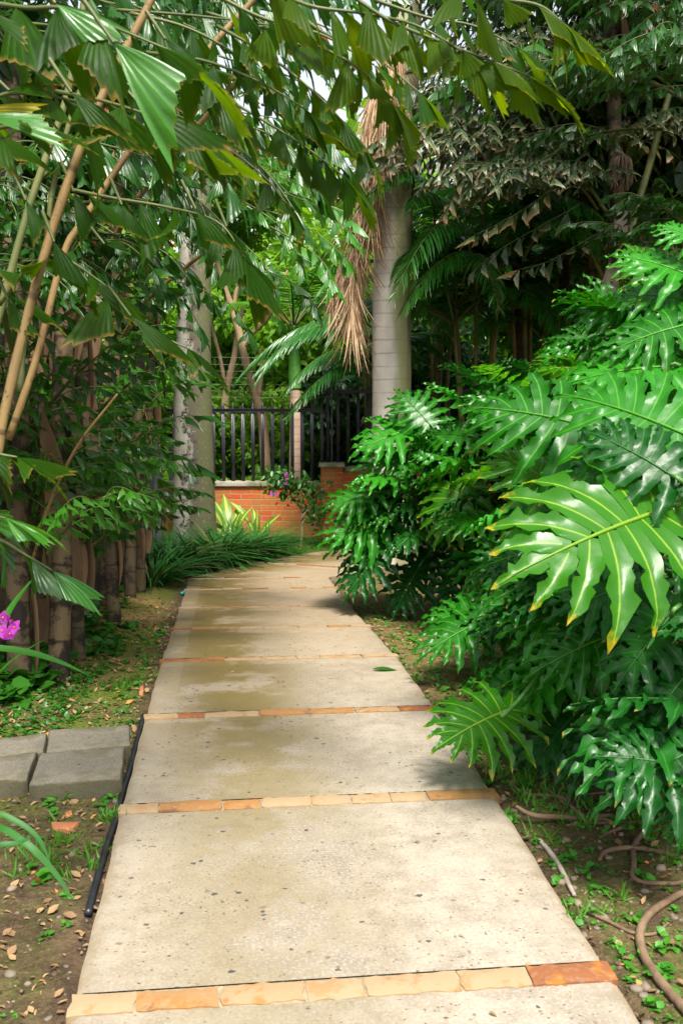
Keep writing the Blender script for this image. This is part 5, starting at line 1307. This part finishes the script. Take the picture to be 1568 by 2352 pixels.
def tree(x, y, h, label, kind, sc=1.0, trunk=0.14, lean=(0, 0), n=3, mat='bark', seed=0, grp='trees beyond the fence'):
    g = np.random.default_rng(seed + int(abs(x * 31 + y * 7)))
    base = on_ground(x, y); t = thing('broadleaf_tree', base, label, 'tree', grp)
    top = base + V3(lean[0], lean[1], h); mb = MB()
    tube(mb, [base - V3(0, 0, 0.2), base + V3(lean[0] * 0.3, lean[1] * 0.3, h * 0.45), top], [trunk, trunk * 0.75, trunk * 0.35], 10, n=20, rough=0.04)
    cen = []
    for k in range(n):
        a = g.uniform(0, 2 * PI); c = top + V3(math.cos(a) * 1.1 * sc, math.sin(a) * 1.1 * sc, g.uniform(-0.5, 0.9) * sc); cen.append(c)
        s0 = base + (top - base) * g.uniform(0.5, 0.8)
        tube(mb, [s0, (s0 + c) / 2 + V3(0, 0, 0.1), c], [trunk * 0.5, trunk * 0.35, 0.02], 7, n=10)
    part('trunk', mb, M[mat], t)
    for c in cen:
        o = link('crown', CR[kind][g.integers(2)], t)
        o.matrix_basis = Matrix.Translation(Vector(c - base)) @ Matrix.Rotation(g.uniform(0, 6.28), 4, 'Z') @ Matrix.Scale(sc * g.uniform(0.85, 1.1), 4)
    return t
# leaning forked tree right behind the fence
zc = 16.5
b = P(616, 1110, zc); base = on_ground(b[0], b[1])
t = thing('broadleaf_tree', base, 'leaning brown tree forking above the black fence', 'tree', 'trees beyond the fence')
mb = MB()
def px(zc, *q): return [P(u, v, zc) for u, v in q]
tube(mb, [base - V3(0, 0, 0.1)] + px(zc, (606, 1000), (596, 940), (575, 870), (556, 800), (548, 760), (530, 700), (510, 640), (480, 540)), np.array([26, 24, 22, 20, 19, 18, 15, 12, 8]) / 2352 * zc / 2, 10, n=40, rough=0.03)
tube(mb, px(zc, (556, 800), (580, 765), (612, 735), (630, 700), (660, 620)), np.array([12, 11, 10, 9, 5]) / 2352 * zc / 2, 8, n=24)
tube(mb, px(zc + 0.1, (590, 930), (596, 890), (600, 850), (598, 800)), np.array([16, 14, 11, 6]) / 2352 * zc / 2, 8, n=18)
tube(mb, px(zc, (560, 810), (540, 730), (545, 660), (575, 580)), np.array([12, 11, 9, 5]) / 2352 * zc / 2, 8, n=18)
part('trunk', mb, M['bark'], t)
for u, v, s in ((480, 420, 0.5), (620, 400, 0.5)):
    o = link('crown', CR['sun'][int(u) % 2], t); o.matrix_basis = Matrix.Translation(Vector(P(u, v, zc) - base)) @ Matrix.Scale(s, 4)
zc = 17.5
b = P(508, 1110, zc); base = on_ground(b[0], b[1])
t = thing('broadleaf_tree', base, 'dim crooked tree trunk between the grey palm and the leaning tree', 'tree', 'trees beyond the fence')
mb = MB(); tube(mb, [base - V3(0, 0, 0.1)] + px(zc, (516, 960), (520, 900), (536, 830), (545, 770), (560, 700)), np.array([20, 18, 17, 15, 12, 7]) / 2352 * zc / 2, 9, n=30, rough=0.04)
tube(mb, px(zc, (520, 900), (505, 820), (490, 760), (480, 700)), np.array([10, 9, 8, 4]) / 2352 * zc / 2, 7, n=16); part('trunk', mb, M['bark'], t)
o = link('crown', CR['sun'][0], t); o.matrix_basis = Matrix.Translation(Vector(P(540, 520, zc) - base)) @ Matrix.Scale(0.4, 4)

tree(-4.6, 25.0, 3.2, 'sunlit yellow green tree glimpsed past the grey palm trunk', 'sun', 1.15, n=4)
tree(-1.8, 26.0, 3.0, 'bright feathery tree framed by the leaning trunk', 'sun', 1.2, n=5)
tree(1.0, 25.5, 3.2, 'pale green tree behind the hanging dead fronds', 'sun', 1.1, n=4)
tree(-8.0, 20.0, 4.0, 'leafy tree behind the far fishtail clump on the left', 'mid', 1.3, n=4)
tree(4.2, 21.5, 4.0, 'green tree behind the areca palms', 'mid', 1.2, n=4)
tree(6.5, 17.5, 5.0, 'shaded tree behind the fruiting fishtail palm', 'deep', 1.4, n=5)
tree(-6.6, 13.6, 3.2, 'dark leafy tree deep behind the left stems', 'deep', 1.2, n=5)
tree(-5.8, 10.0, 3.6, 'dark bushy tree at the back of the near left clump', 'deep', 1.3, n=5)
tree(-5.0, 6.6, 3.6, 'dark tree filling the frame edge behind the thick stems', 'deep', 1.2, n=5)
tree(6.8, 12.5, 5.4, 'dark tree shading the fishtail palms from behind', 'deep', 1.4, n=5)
tree(2.6, 23.5, 8.2, 'tall pale limbed tree against the sky gap beside the royal palm', 'mid', 0.32, 0.16, (-0.5, 0), n=4, mat='pale_bark')

# shrubs behind the fence and along the wall
def shrub(x, y, label, kind, sc, n=2, z=0.4, name='shrub', grp=None):
    base = on_ground(x, y); t = thing(name, base, label, 'shrub', grp); g = np.random.default_rng(int(abs(x * 97 + y * 13)))
    mb = MB()
    for k in range(5):
        a = g.uniform(0, 6.28); tube(mb, [base - V3(0, 0, 0.05), base + V3(math.cos(a) * 0.15, math.sin(a) * 0.15, z * 0.5), base + V3(math.cos(a) * 0.35, math.sin(a) * 0.35, z)], [0.018, 0.012, 0.005], 5, n=8)
    part('stem', mb, M['bark'], t)
    for k in range(n):
        o = link('crown', CR[kind][g.integers(2)], t)
        o.matrix_basis = Matrix.Translation(Vector((g.normal(0, 0.35), g.normal(0, 0.25), z + g.normal(0, 0.1)))) @ Matrix.Rotation(g.uniform(0, 6.28), 4, 'Z') @ Matrix.Scale(sc, 4)
    return t
G = 'shrubs behind the fence'
for x, y, lb, kd, sc, z in ((-2.6, 15.6, 'bright low shrub behind the fence right of the grey palm', 'sun', 0.20, 0.38), (-1.5, 15.9, 'yellow green shrub behind the middle of the fence', 'sun', 0.22, 0.36), (-0.6, 16.6, 'mid green shrub around the slender palm foot', 'mid', 0.24, 0.45), (0.3, 16.0, 'green shrub behind the brick pillar', 'mid', 0.26, 0.5),
    (-3.6, 15.7, 'light green shrub behind the grey steel post', 'sun', 0.3, 0.6), (-1.0, 18.0, 'tall leafy shrub beyond the fence in mid shade', 'sun', 0.7, 1.1), (-2.8, 18.6, 'tall green shrub left beyond the fence', 'sun', 0.75, 1.2), (1.4, 17.6, 'dark shrub behind the higher fence panel', 'deep', 0.9, 1.5), (-4.6, 17.0, 'bushy shrub beyond the lower fence panel', 'mid', 0.9, 1.5)):
    shrub(x, y, lb, kd, sc, 3, z, grp=G)
# far woods, one mass
g2 = np.random.default_rng(88); mb = MB()
n = 24000
x = g2.uniform(-34, 34, n); hmax = 9.0 - 2.0 * np.exp(-((x - 2.6) / 1.6) ** 2) + 1.6 * np.sin(x * 0.35) + 1.2 * np.sin(x * 0.9 + 1) + 3.0 * smooth(3, 12, np.abs(x - 2.5))
O = np.stack([x, 27 + g2.uniform(0, 5, n) + 0.2 * np.abs(x) * 0, hmax * g2.random(n) ** 0.9], -1)
scatter(mb, LEAF, O, g2.normal(0, 1, (n, 3)) - V3(0, 0, 0.3), V3(0, -0.4, 1) + g2.normal(0, 0.5, (n, 3)), g2.uniform(0.4, 0.8, n))
o = solo('woods', mb, M['leaf_sun'], V3(0, 27, 0), 'far green woods closing the view beyond the fence', 'woods', kind='stuff')

# ------------------------------------------------------------------ planting at the wall
BL = tpl_strip(11, 0.020, 0.4, 0.95, 0.7)
def tuft(u, v, label, n, ll, mat='grass_dark', tpl=BL, rad=0.16, name='strap_grass', cat='grass clump', grp='strap leaved grass clumps by the wall', up=1.0):
    b = gp(u, v); base = on_ground(b[0], b[1]); g = np.random.default_rng(int(u * 7 + v)); mb = MB()
    a = g.uniform(0, 2 * PI, n); r = rad * np.sqrt(g.random(n))
    O = base + np.stack([np.cos(a) * r, np.sin(a) * r, 0 * r - 0.01], -1)
    X = np.stack([np.cos(a) * g.uniform(0.25, 1.0, n), np.sin(a) * g.uniform(0.25, 1.0, n), up * g.uniform(0.9, 2.2, n)], -1) + g.normal(0, 0.15, (n, 3))
    N = V3(0, 0, 1) - np.stack([np.cos(a), np.sin(a), 0 * a], -1) * 0.9 * -1
    N = np.stack([-np.cos(a), -np.sin(a), 1.2 * np.ones(n)], -1) * 1.0
    scatter(mb, tpl, O, X, N, ll * g.uniform(0.65, 1.15, n), ll * g.uniform(0.8, 1.2, n))
    return solo(name, mb, M[mat], base, label, cat, grp)
tuft(385, 1318, 'dark strap leaved clump nearest the cane stems', 330, 0.62)
tuft(440, 1310, 'dark strap leaved clump below the grey palm trunk', 330, 0.60)
tuft(505, 1300, 'large dark strap leaved clump at the near path corner', 420, 0.66, rad=0.22)
tuft(565, 1288, 'dark strap leaved clump below the striped plant', 360, 0.60, rad=0.2)
tuft(615, 1275, 'small strap leaved clump at the turf edge', 220, 0.48)
tuft(350, 1345, 'straggly strap leaved clump at the foot of the last cane stems', 170, 0.55)
# striped ginger
LB = tpl_strip(9, 0.13, 0.25, 0.35, 0.15)
def ginger(u, v, zc, label, n, ll, grp='striped foliage plants at the wall'):
    b = P(u, v, zc); base = on_ground(b[0], b[1]); t = thing('striped_ginger', base, label, 'plant', grp); g = np.random.default_rng(int(u))
    for k in range(n):
        a = g.uniform(0, 6.28); d = V3(math.cos(a) * 0.35, math.sin(a) * 0.35, 1.0); st = base + d * g.uniform(0.05, 0.35) 
        mb = MB(); x = unit(V3(math.cos(a) * g.uniform(0.15, 0.9), math.sin(a) * 0.5, 1.0))
        scatter(mb, LB, [st], [x], [V3(-math.cos(a), -1.2, 0.5)], [ll * g.uniform(0.8, 1.2)]); o = part('leaf', mb, M['ginger'], t)
        mb = MB(); tube(mb, [base - V3(0, 0, 0.03), st + x * 0.02], [0.012, 0.008], 5, n=4); sub('leaf_stalk', mb, M['petiole'], o)
ginger(530, 1245, 13.4, 'taller yellow striped ginger beside the grey palm trunk', 14, 0.42)
ginger(592, 1248, 13.6, 'smaller yellow striped ginger against the brick wall', 8, 0.32)
# flowering shrub against the wall
b = P(690, 1238, 13.5); base = on_ground(b[0], b[1])
t = thing('flowering_shrub', base, 'twiggy shrub with a few magenta flowers against the brick wall', 'shrub')
mb = MB(); g = np.random.default_rng(9)
tips = []
tube(mb, [base - V3(0, 0, 0.05)] + px(13.5, (694, 1200), (690, 1160), (682, 1130)), [0.022, 0.02, 0.014, 0.006], 7, n=20)
for q in (((692, 1190), (720, 1150), (735, 1115)), ((690, 1160), (655, 1130), (630, 1110)), ((690, 1150), (672, 1120), (655, 1100)), ((691, 1150), (705, 1125), (700, 1100)), ((694, 1200), (730, 1190), (738, 1160)), ((690, 1130), (660, 1100), (615, 1125))):
    c = px(13.45, *q); tube(mb, c, [0.012, 0.008, 0.003], 5, n=12); tips += list(catmull(c, 14)[4:])
part('stem', mb, M['bark'], t)
tips = np.array(tips); n = 560; i = g.integers(0, len(tips), n); mb = MB()
scatter(mb, LEAF, tips[i] + g.normal(0, 0.075, (n, 3)), g.normal(0, 1, (n, 3)) - V3(0, 0.2, 0.4), V3(0, -0.5, 1) + g.normal(0, 0.5, (n, 3)), g.uniform(0.05, 0.10, n)); part('crown', mb, M['under'], t)
PET = tpl_leaf(5, 0.42, 0.1, 0.2)
def flower(mb, c, size, face, n=5, g=np.random.default_rng(4)):
    f = unit(face); s = unit(np.cross(f, V3(0, 0, 1))); w = np.cross(s, f)
    a = np.arange(n) * 2 * PI / n + g.uniform(0, 1)
    X = np.cos(a)[:, None] * s + np.sin(a)[:, None] * w + 0.25 * f
    scatter(mb, PET, np.tile(c, (n, 1)), X, np.tile(f, (n, 1)), size * g.uniform(0.85, 1.1, n))
for u, v in ((663, 1090), (655, 1112), (630, 1130)):
    mb = MB(); 
    for k in range(2): flower(mb, P(u, v, 13.35) + g.normal(0, 0.02, 3), 0.032, V3(g.normal(0, .4), -1, 0.3))
    part('flower', mb, M['petal'], t)

# orchid leaning in at the left
b = P(-40, 1640, 3.4); base = on_ground(b[0], b[1])
t = thing('ground_orchid', base, 'purple flowered orchid leaning in from the frame edge by the first stem', 'flower')
head = P(16, 1432, 3.4)
mb = MB(); tube(mb, [base - V3(0, 0, 0.03), P(-30, 1560, 3.4), P(-4, 1470, 3.4), head], [0.006, 0.005, 0.004, 0.003], 6, n=20); part('stem', mb, M['petiole'], t)
g = np.random.default_rng(14)
for u, v in ((8, 1418), (26, 1426), (34, 1440), (6, 1448), (24, 1455), (-8, 1432)):
    mb = MB(); c = P(u, v, 3.38); flower(mb, c, 0.026, V3(g.normal(0, .5), -1, g.normal(0.1, .3)), 5); o = part('flower', mb, M['petal'], t)
    mb = MB(); tube(mb, [c, c + V3(0, -0.008, 0)], [0.004, 0.002], 6); sub('flower_eye', mb, M['flower_eye'], o)
for a, x, nn, l in ((P(-60, 1490, 3.2), V3(1, .1, .02), V3(0, -.4, 1), .36), (P(-50, 1620, 3.3), V3(0.5, 0, 1), V3(-1, -.3, .6), .3), (P(-40, 1560, 3.5), V3(.2, .2, 1), V3(-.6, -1, .4), .4)):
    mb = MB(); scatter(mb, tpl_strip(10, 0.045, 0.3, 0.35, 0.4), [a], [x], [nn], [l]); part('leaf', mb, M['under'], t)
# arching strap leaves at the near left edge
b = P(-90, 2010, 2.75); base = on_ground(b[0], b[1])
t = thing('strap_leaf_plant', base, 'strap leaved plant arching in low at the near frame edge', 'plant')
for q, w in ((((-90, 2000, 2.75), (-20, 1905, 2.75), (60, 1940, 2.7), (120, 2000, 2.7), (168, 2068, 2.7)), 0.010), (((-90, 2000, 2.75), (-20, 1880, 2.8), (40, 1890, 2.8), (90, 1930, 2.8), (118, 1990, 2.8)), 0.008), (((-90, 2000, 2.7), (-30, 1950, 2.6), (40, 1940, 2.6), (75, 1925, 2.6)), 0.008)):
    c = catmull([P(*k) for k in q], 20); c[0] = base; mb = MB()
    tt = unit(np.gradient(c, axis=0)); s = unit(np.cross(tt, V3(0, -0.6, 0.8)))
    wd = w * np.sin(PI * np.linspace(0.15, 0.99, 20)) ** 0.7
    v = np.stack([c + s * wd[:, None] + V3(0, 0, 0.004), c, c - s * wd[:, None] + V3(0, 0, 0.004)], 1)
    mb.add(v, gridfaces(20, 3), np.stack([np.broadcast_to([0, .5, 1], (20, 3)), np.broadcast_to(np.linspace(0, 1, 20)[:, None], (20, 3))], -1), 0.3); part('leaf', mb, M['grass_dark'], t)
# ------------------------------------------------------------------ roots and twigs on the right
RT = 'surface roots on the soil right of the path'
W = M['root']
groundtube('tree_root', [(1600, 2040), (1540, 2075), (1490, 2110), (1468, 2150), (1475, 2200), (1500, 2245), (1535, 2290), (1590, 2350)], [0.009, 0.012, 0.013, 0.014, 0.014, 0.014, 0.015], W, 'thickest bare root curling down to the frame corner', 'root', 0.012, group=RT)
groundtube('tree_root', [(1165, 1797), (1200, 1826), (1240, 1832), (1290, 1838), (1315, 1862), (1340, 1880), (1390, 1888), (1405, 1895)], [0.006, 0.008, 0.009, 0.009, 0.007], W, 'wavy root running from the orange stone end into the soil', 'root', 0.008, group=RT)
groundtube('tree_root', [(1183, 1888), (1220, 1897), (1280, 1892), (1340, 1888), (1400, 1880)], [0.006, 0.011, 0.009, 0.007], W, 'stout root poking over the slab edge', 'root', 0.014, group=RT, lift=[0.05, 0.02, 0, 0])
groundtube('tree_root', [(1300, 1900), (1350, 1896), (1420, 1893), (1480, 1892)], [0.005, 0.006, 0.005], W, 'thin straight root beside the stout one', 'root', 0.005, group=RT)
groundtube('tree_root', [(1502, 1862), (1490, 1900), (1455, 1945), (1455, 1990), (1452, 2020), (1480, 2035), (1540, 2038), (1580, 2030)], [0.008, 0.009, 0.009, 0.008, 0.008], W, 'root looping down from under the torn leaf', 'root', 0.008, group=RT)
groundtube('tree_root', [(1375, 1985), (1390, 1965), (1440, 1955), (1490, 1960), (1540, 1972), (1590, 1990)], [0.006, 0.009, 0.009, 0.008], W, 'reddish arched root left of the looping one', 'root', 0.012, group=RT)
groundtube('tree_root', [(1375, 1930), (1400, 1915), (1440, 1898), (1455, 1870)], [0.005, 0.007, 0.005], W, 'short forked root in the shade of the dark leaves', 'root', 0.006, group=RT)
groundtube('tree_root', [(1320, 2075), (1350, 2100), (1400, 2125), (1450, 2148), (1500, 2150), (1530, 2130)], [0.004, 0.006, 0.006, 0.004], W, 'thin grey root crossing the thickest root', 'root', 0.006, group=RT)
groundtube('tree_root', [(1237, 1935), (1260, 1960), (1285, 2000), (1305, 2040), (1318, 2062)], [0.008, 0.010, 0.009, 0.007], M['husk'], 'pale lichened root hugging the slab side', 'root', 0.008, group=RT)
groundtube('tree_root', [(1240, 1800), (1300, 1850), (1330, 1830), (1390, 1822)], [0.004, 0.005, 0.004], W, 'slim root under the dark hanging leaves', 'root', 0.004, group=RT)
groundtube('fallen_twig', [(1310, 1560), (1350, 1540), (1385, 1515)], [0.006, 0.005, 0.003], M['bark'], 'dead twig lying beneath the philodendrons', 'twig', 0.006)
groundtube('fallen_twig', [(225, 1420), (232, 1370), (240, 1310)], [0.010, 0.008, 0.005], M['sheath'], 'brown dead stalk lying below the slender stems', 'twig', 0.01)
# clay shards
def shard(pxs, top, mat, label, cat='clay shard', name='clay_shard'):
    q = np.array([gp(u, v, top)[:2] for u, v in pxs]); ar = sum(q[i - 1][0] * q[i][1] - q[i][0] * q[i - 1][1] for i in range(4))
    if ar < 0: q = q[::-1]
    c = q.mean(0); z = float(ground_z(*c)); mb = MB(); bevbox(mb, q, z + top, z - 0.02, 0.003, jit=0.001)
    solo(name, mb, mat, V3(c[0], c[1], z), label, cat)
shard([(118, 1887), (183, 1890), (160, 1910), (122, 1899)], 0.012, M['clay'], 'flat terracotta shard on the soil in front of the pavers')
shard([(322, 1577), (330, 1573), (330, 1588), (320, 1590)], 0.03, M['clay'], 'small upright clay chip on the moss near the path')
shard([(150, 1866), (165, 1862), (168, 1872), (152, 1876)], 0.008, M['clay'], 'small terracotta chip beyond the flat shard')
# fallen green leaf on the slab
mb = MB(); p = P(895, 1488, 6.0); p = np.array([p[0], p[1], zpath(p[1]) + 0.012])
scatter(mb, tpl_leaf(6, 0.16), [p - V3(0.10, 0, 0)], [V3(1, 0.1, 0.05)], [V3(0, -0.2, 1)], [0.15]); solo('fallen_leaf', mb, M['under'], p, 'green leaf lying on the slab edge by a stone band', 'leaf')

# ------------------------------------------------------------------ loose ground cover (uncountable)
g = np.random.default_rng(99)
def side_pts(n, side, ymin, ymax, wid, pw=1.5, edge=0.01):
    y = ymin + (ymax - ymin) * g.random(n) ** pw; d = edge + wid * g.random(n)
    u = -d if side < 0 else 2 * HW + d
    v = y
    x = C0[0] + DIR[0] * v + NRM[0] * (u - HW); yy = DIR[1] * v + NRM[1] * (u - HW)
    return x, yy
def clear_of_leg(x, y): 
    return ~((y > 10.2) & (y < 13.4) & (x > -1.9 + (y - 10.2) * 0.5) & (x < 4))
# pebbles
def stones(n, side, ymin, ymax, wid, smin, smax, mb):
    x, y = side_pts(n, side, ymin, ymax, wid, 1.6); dens = 0.5 + 0.5 * snoise(x * 4, y * 4, 9); k = g.random(n) < dens * 1.3; x, y = x[k], y[k]; n = len(x)
    s = smin * (smax / smin) ** (g.random(n) ** 2.2)
    for i in range(n):
        lat, lon = 5, 8
        th = np.linspace(0.15, PI - 0.15, lat)[:, None]; ph = np.linspace(0, 2 * PI, lon, endpoint=False)[None]
        v = np.stack([np.sin(th) * np.cos(ph), np.sin(th) * np.sin(ph), np.cos(th) * np.ones_like(ph)], -1) * (1 + g.normal(0, 0.08, (lat, lon, 1)))
        v = v * s[i] * V3(1, g.uniform(0.6, 0.95), g.uniform(0.35, 0.6)); a = g.uniform(0, 6.28); c_, s_ = math.cos(a), math.sin(a)
        v[..., :2] = v[..., :2] @ np.array([[c_, s_], [-s_, c_]])
        v += V3(x[i], y[i], float(ground_z(x[i], y[i])) + s[i] * 0.12)
        ii, jj = np.meshgrid(np.arange(lat - 1), np.arange(lon), indexing='ij'); j2 = (jj + 1) % lon
        f = np.stack([ii * lon + jj, (ii + 1) * lon + jj, (ii + 1) * lon + j2, ii * lon + j2], -1).reshape(-1, 4)
        f = np.vstack([f, [[0, 1, 2, 3], [0, 3, 4, 7], [4, 5, 6, 7]]])
        mb.add(v.reshape(-1, 3), f, None, g.random())
mb = MB()
stones(1300, 1, 1.9, 4.6, 1.0, 0.004, 0.024, mb); stones(900, -1, 1.9, 4.2, 0.9, 0.004, 0.022, mb); stones(150, 1, 4.5, 8.0, 0.7, 0.005, 0.02, mb); stones(120, -1, 4.2, 8.5, 1.2, 0.004, 0.015, mb)
solo('pebbles', mb, M['pebble'], V3(1, 3, 0), 'loose pebbles scattered in the soil on both sides of the path', 'pebbles', kind='stuff')
mb = MB()
stones(2600, 1, 1.9, 5.0, 1.0, 0.003, 0.013, mb); stones(2600, -1, 1.9, 4.6, 0.9, 0.003, 0.014, mb)
solo('soil_crumbs', mb, M['clod'], V3(1, 3.1, 0), 'crumbs of dark garden soil along both sides of the path', 'soil', kind='stuff')
# litter
LT = [tpl_leaf(4, w, f, d) for w, f, d in ((0.22, 0.5, 0.3), (0.35, 0.4, -0.3), (0.14, 0.6, 0.4))]
mb = MB()
for n, sd, a, b, w in ((1800, 1, 2.0, 9.5, 1.2), (2600, -1, 4.5, 9.5, 1.3), (800, -1, 2.0, 4.5, 0.9)):
    x, y = side_pts(n, sd, a, b, w, 1.1); z = ground_z(x, y) + 0.006
    for k in range(3): 
        s = slice(k, None, 3); m = len(x[s])
        scatter(mb, LT[k], np.stack([x[s], y[s], z[s]], -1), np.stack([g.normal(0, 1, m), g.normal(0, 1, m), g.normal(0.1, 0.15, m)], -1), V3(0, 0, 1) + g.normal(0, 0.25, (m, 3)), g.uniform(0.010, 0.042, m))
n = 46; u = g.uniform(0.04, 1.42, n); v = g.uniform(2.3, 10.4, n); x = C0[0] + DIR[0] * v + NRM[0] * (u - HW); y = DIR[1] * v + NRM[1] * (u - HW)
scatter(mb, LT[0], np.stack([x, y, zpath(y) + 0.008], -1), np.stack([g.normal(0, 1, n), g.normal(0, 1, n), 0 * u], -1), V3(0, 0, 1) + g.normal(0, 0.2, (n, 3)), g.uniform(0.008, 0.026, n))
solo('leaf_litter', mb, M['litter'], V3(1, 5, 0), 'dry leaf litter strewn over the soil and mossy bank', 'litter', kind='stuff')
# small weeds
WL = tpl_leaf(4, 0.42, 0.2, 0.25); mb = MB()
def weeds(n, sd, a, b, w, size, per, thr=0.45, pw=1.3, edge=0.01):
    x, y = side_pts(n, sd, a, b, w, pw, edge); k = (0.5 + 0.9 * snoise(x * 3.1, y * 3.1, 15) > thr) | (g.random(n) < 0.2); x, y = x[k], y[k]; n = len(x)
    for i in range(n):
        m = int(per * g.uniform(0.6, 1.5)); aa = g.uniform(0, 6.28, m); sz = size * g.uniform(0.5, 1.5)
        O = np.stack([x[i] + g.normal(0, sz * 0.35, m), y[i] + g.normal(0, sz * 0.35, m), np.full(m, float(ground_z(x[i], y[i]))) + g.uniform(0.0, sz * 0.6, m)], -1)
        scatter(mb, WL, O, np.stack([np.cos(aa), np.sin(aa), g.uniform(0.0, 0.9, m)], -1), V3(0, 0, 1) + g.normal(0, 0.3, (m, 3)), sz * g.uniform(0.6, 1.2, m))
weeds(1200, 1, 2.1, 9.0, 0.95, 0.021, 6, 0.3); weeds(45, -1, 2.0, 4.6, 0.75, 0.022, 6, 0.7); weeds(70, -1, 4.6, 9.5, 0.4, 0.022, 6); weeds(16, -1, 3.1, 4.3, 0.3, 0.028, 7)
solo('weeds', mb, M['weed'], V3(1.2, 4, 0), 'small bright green weeds sprouting along both path edges', 'weeds', kind='stuff')
# undergrowth at the feet of the stems
mb = MB()
weeds(1300, -1, 5.4, 10.8, 1.9, 0.085, 11, 0.3, 1.0, 0.62); weeds(260, -1, 6.4, 10.6, 0.5, 0.05, 8, 0.4, 1.0, 0.30); weeds(220, -1, 4.6, 8.5, 0.7, 0.022, 6, 0.4, 1.0, 0.03)
x, y = side_pts(5200, -1, 4.7, 6.3, 1.6, 1.0, 0.35); k = snoise(x * 3, y * 3, 21) > -0.15; x, y = x[k], y[k]; m = len(x)
scatter(mb, WL, np.stack([x, y, ground_z(x, y) + 0.01 * g.random(m)], -1), g.normal(0, 1, (m, 3)) * V3(1, 1, 0.4) + V3(0, 0, 0.2), V3(0, 0, 1) + g.normal(0, 0.4, (m, 3)), g.uniform(0.012, 0.035, m))
solo('undergrowth', mb, M['under'], V3(-2, 6.5, 0), 'dark leafy undergrowth among the cane stems on the left', 'undergrowth', kind='stuff')
# turf blades
GB = tpl_strip(5, 0.05, 0.3, 0.35, 0.8); mb = MB()
n = 16000; x = g.uniform(-1.7, 2.2, n); y = g.uniform(11.2, 14.15, n); k = clear_of_leg(x, y) & (np.interp(x, Lc[:, 0], Lc[:, 1], left=12.0) + 0.03 < y) & (snoise(x * 2, y * 2, 5) > -0.6); x, y = x[k], y[k]; m = len(x)
scatter(mb, GB, np.stack([x, y, ground_z(x, y) - 0.003], -1), np.stack([g.normal(0, .5, m), g.normal(0, .5, m), np.ones(m)], -1), g.normal(0, 1, (m, 3)) + V3(0, -0.5, 0), g.uniform(0.03, 0.075, m))
for n, sd, a, b, w, l0, l1 in ((60, 1, 2.2, 6.0, 0.6, 0.03, 0.075), (14, -1, 3.2, 6.0, 0.3, 0.03, 0.08)):
    x, y = side_pts(n, sd, a, b, w, 1.3)
    for i in range(n):
        m = int(g.uniform(8, 34)); rr = g.uniform(0.01, 0.04)
        O = np.stack([x[i] + g.normal(0, rr, m), y[i] + g.normal(0, rr, m), np.full(m, float(ground_z(x[i], y[i])) - 0.004)], -1)
        scatter(mb, GB, O, np.stack([g.normal(0, .6, m), g.normal(0, .6, m), np.ones(m)], -1), g.normal(0, 1, (m, 3)), g.uniform(l0, l1, m))
solo('grass', mb, M['turf'], V3(0, 12.5, 0), 'short bright grass by the wall and in tufts along the path', 'grass', kind='stuff')

# ------------------------------------------------------------------ light, sky, camera
sun_dir = unit(V3(0.12, -0.5, 0.85))          # towards the sun
el = math.asin(sun_dir[2]); az = math.atan2(sun_dir[0], sun_dir[1])
ld = bpy.data.lights.new('sun', 'SUN'); ld.energy = 2.2; ld.angle = math.radians(11); ld.color = (1.0, 0.95, 0.86)
lo = bpy.data.objects.new('sun', ld); COL.objects.link(lo)
lo.rotation_euler = Vector(sun_dir).to_track_quat('Z', 'Y').to_euler(); lo.location = (0, 0, 30)
w = bpy.data.worlds.new('World'); scene.world = w; w.use_nodes = True
nt = w.node_tree; bg = nt.nodes['Background']
sk = nt.nodes.new('ShaderNodeTexSky'); sk.sky_type = 'NISHITA'; sk.sun_disc = False
sk.sun_elevation = el; sk.sun_rotation = az; sk.air_density = 1.0; sk.dust_density = 3.0; sk.ozone_density = 0.6
# thin cloud takes most of the blue out of the sky
hs = nt.nodes.new('ShaderNodeHueSaturation'); hs.inputs['Saturation'].default_value = 0.35
nt.links.new(sk.outputs[0], hs.inputs['Color']); nt.links.new(hs.outputs[0], bg.inputs[0]); bg.inputs[1].default_value = 0.085

cd = bpy.data.cameras.new('camera'); cam = bpy.data.objects.new('camera', cd); COL.objects.link(cam)
cam.location = (0, 0, CAM_Z); cam.rotation_euler = (math.radians(90) - PITCH, 0, 0)
cd.sensor_fit = 'VERTICAL'; cd.sensor_height = 36; cd.lens = 36; cd.clip_end = 600; cd.clip_start = 0.05
cd.dof.use_dof = True; cd.dof.focus_distance = 7.0; cd.dof.aperture_fstop = 9.0
scene.camera = cam
scene.view_settings.view_transform = 'Standard'; scene.view_settings.look = 'None'
scene.view_settings.exposure = EXPOSURE; scene.view_settings.gamma = 1.0
cy = scene.cycles
cy.max_bounces = 8; cy.diffuse_bounces = 4; cy.glossy_bounces = 3; cy.transmission_bounces = 6; cy.transparent_max_bounces = 4
cy.use_denoising = True; cy.denoiser = 'OPENIMAGEDENOISE'; cy.denoising_input_passes = 'RGB_ALBEDO_NORMAL'
cy.use_adaptive_sampling = True; cy.adaptive_threshold = 0.01
cy.caustics_reflective = False; cy.caustics_refractive = False
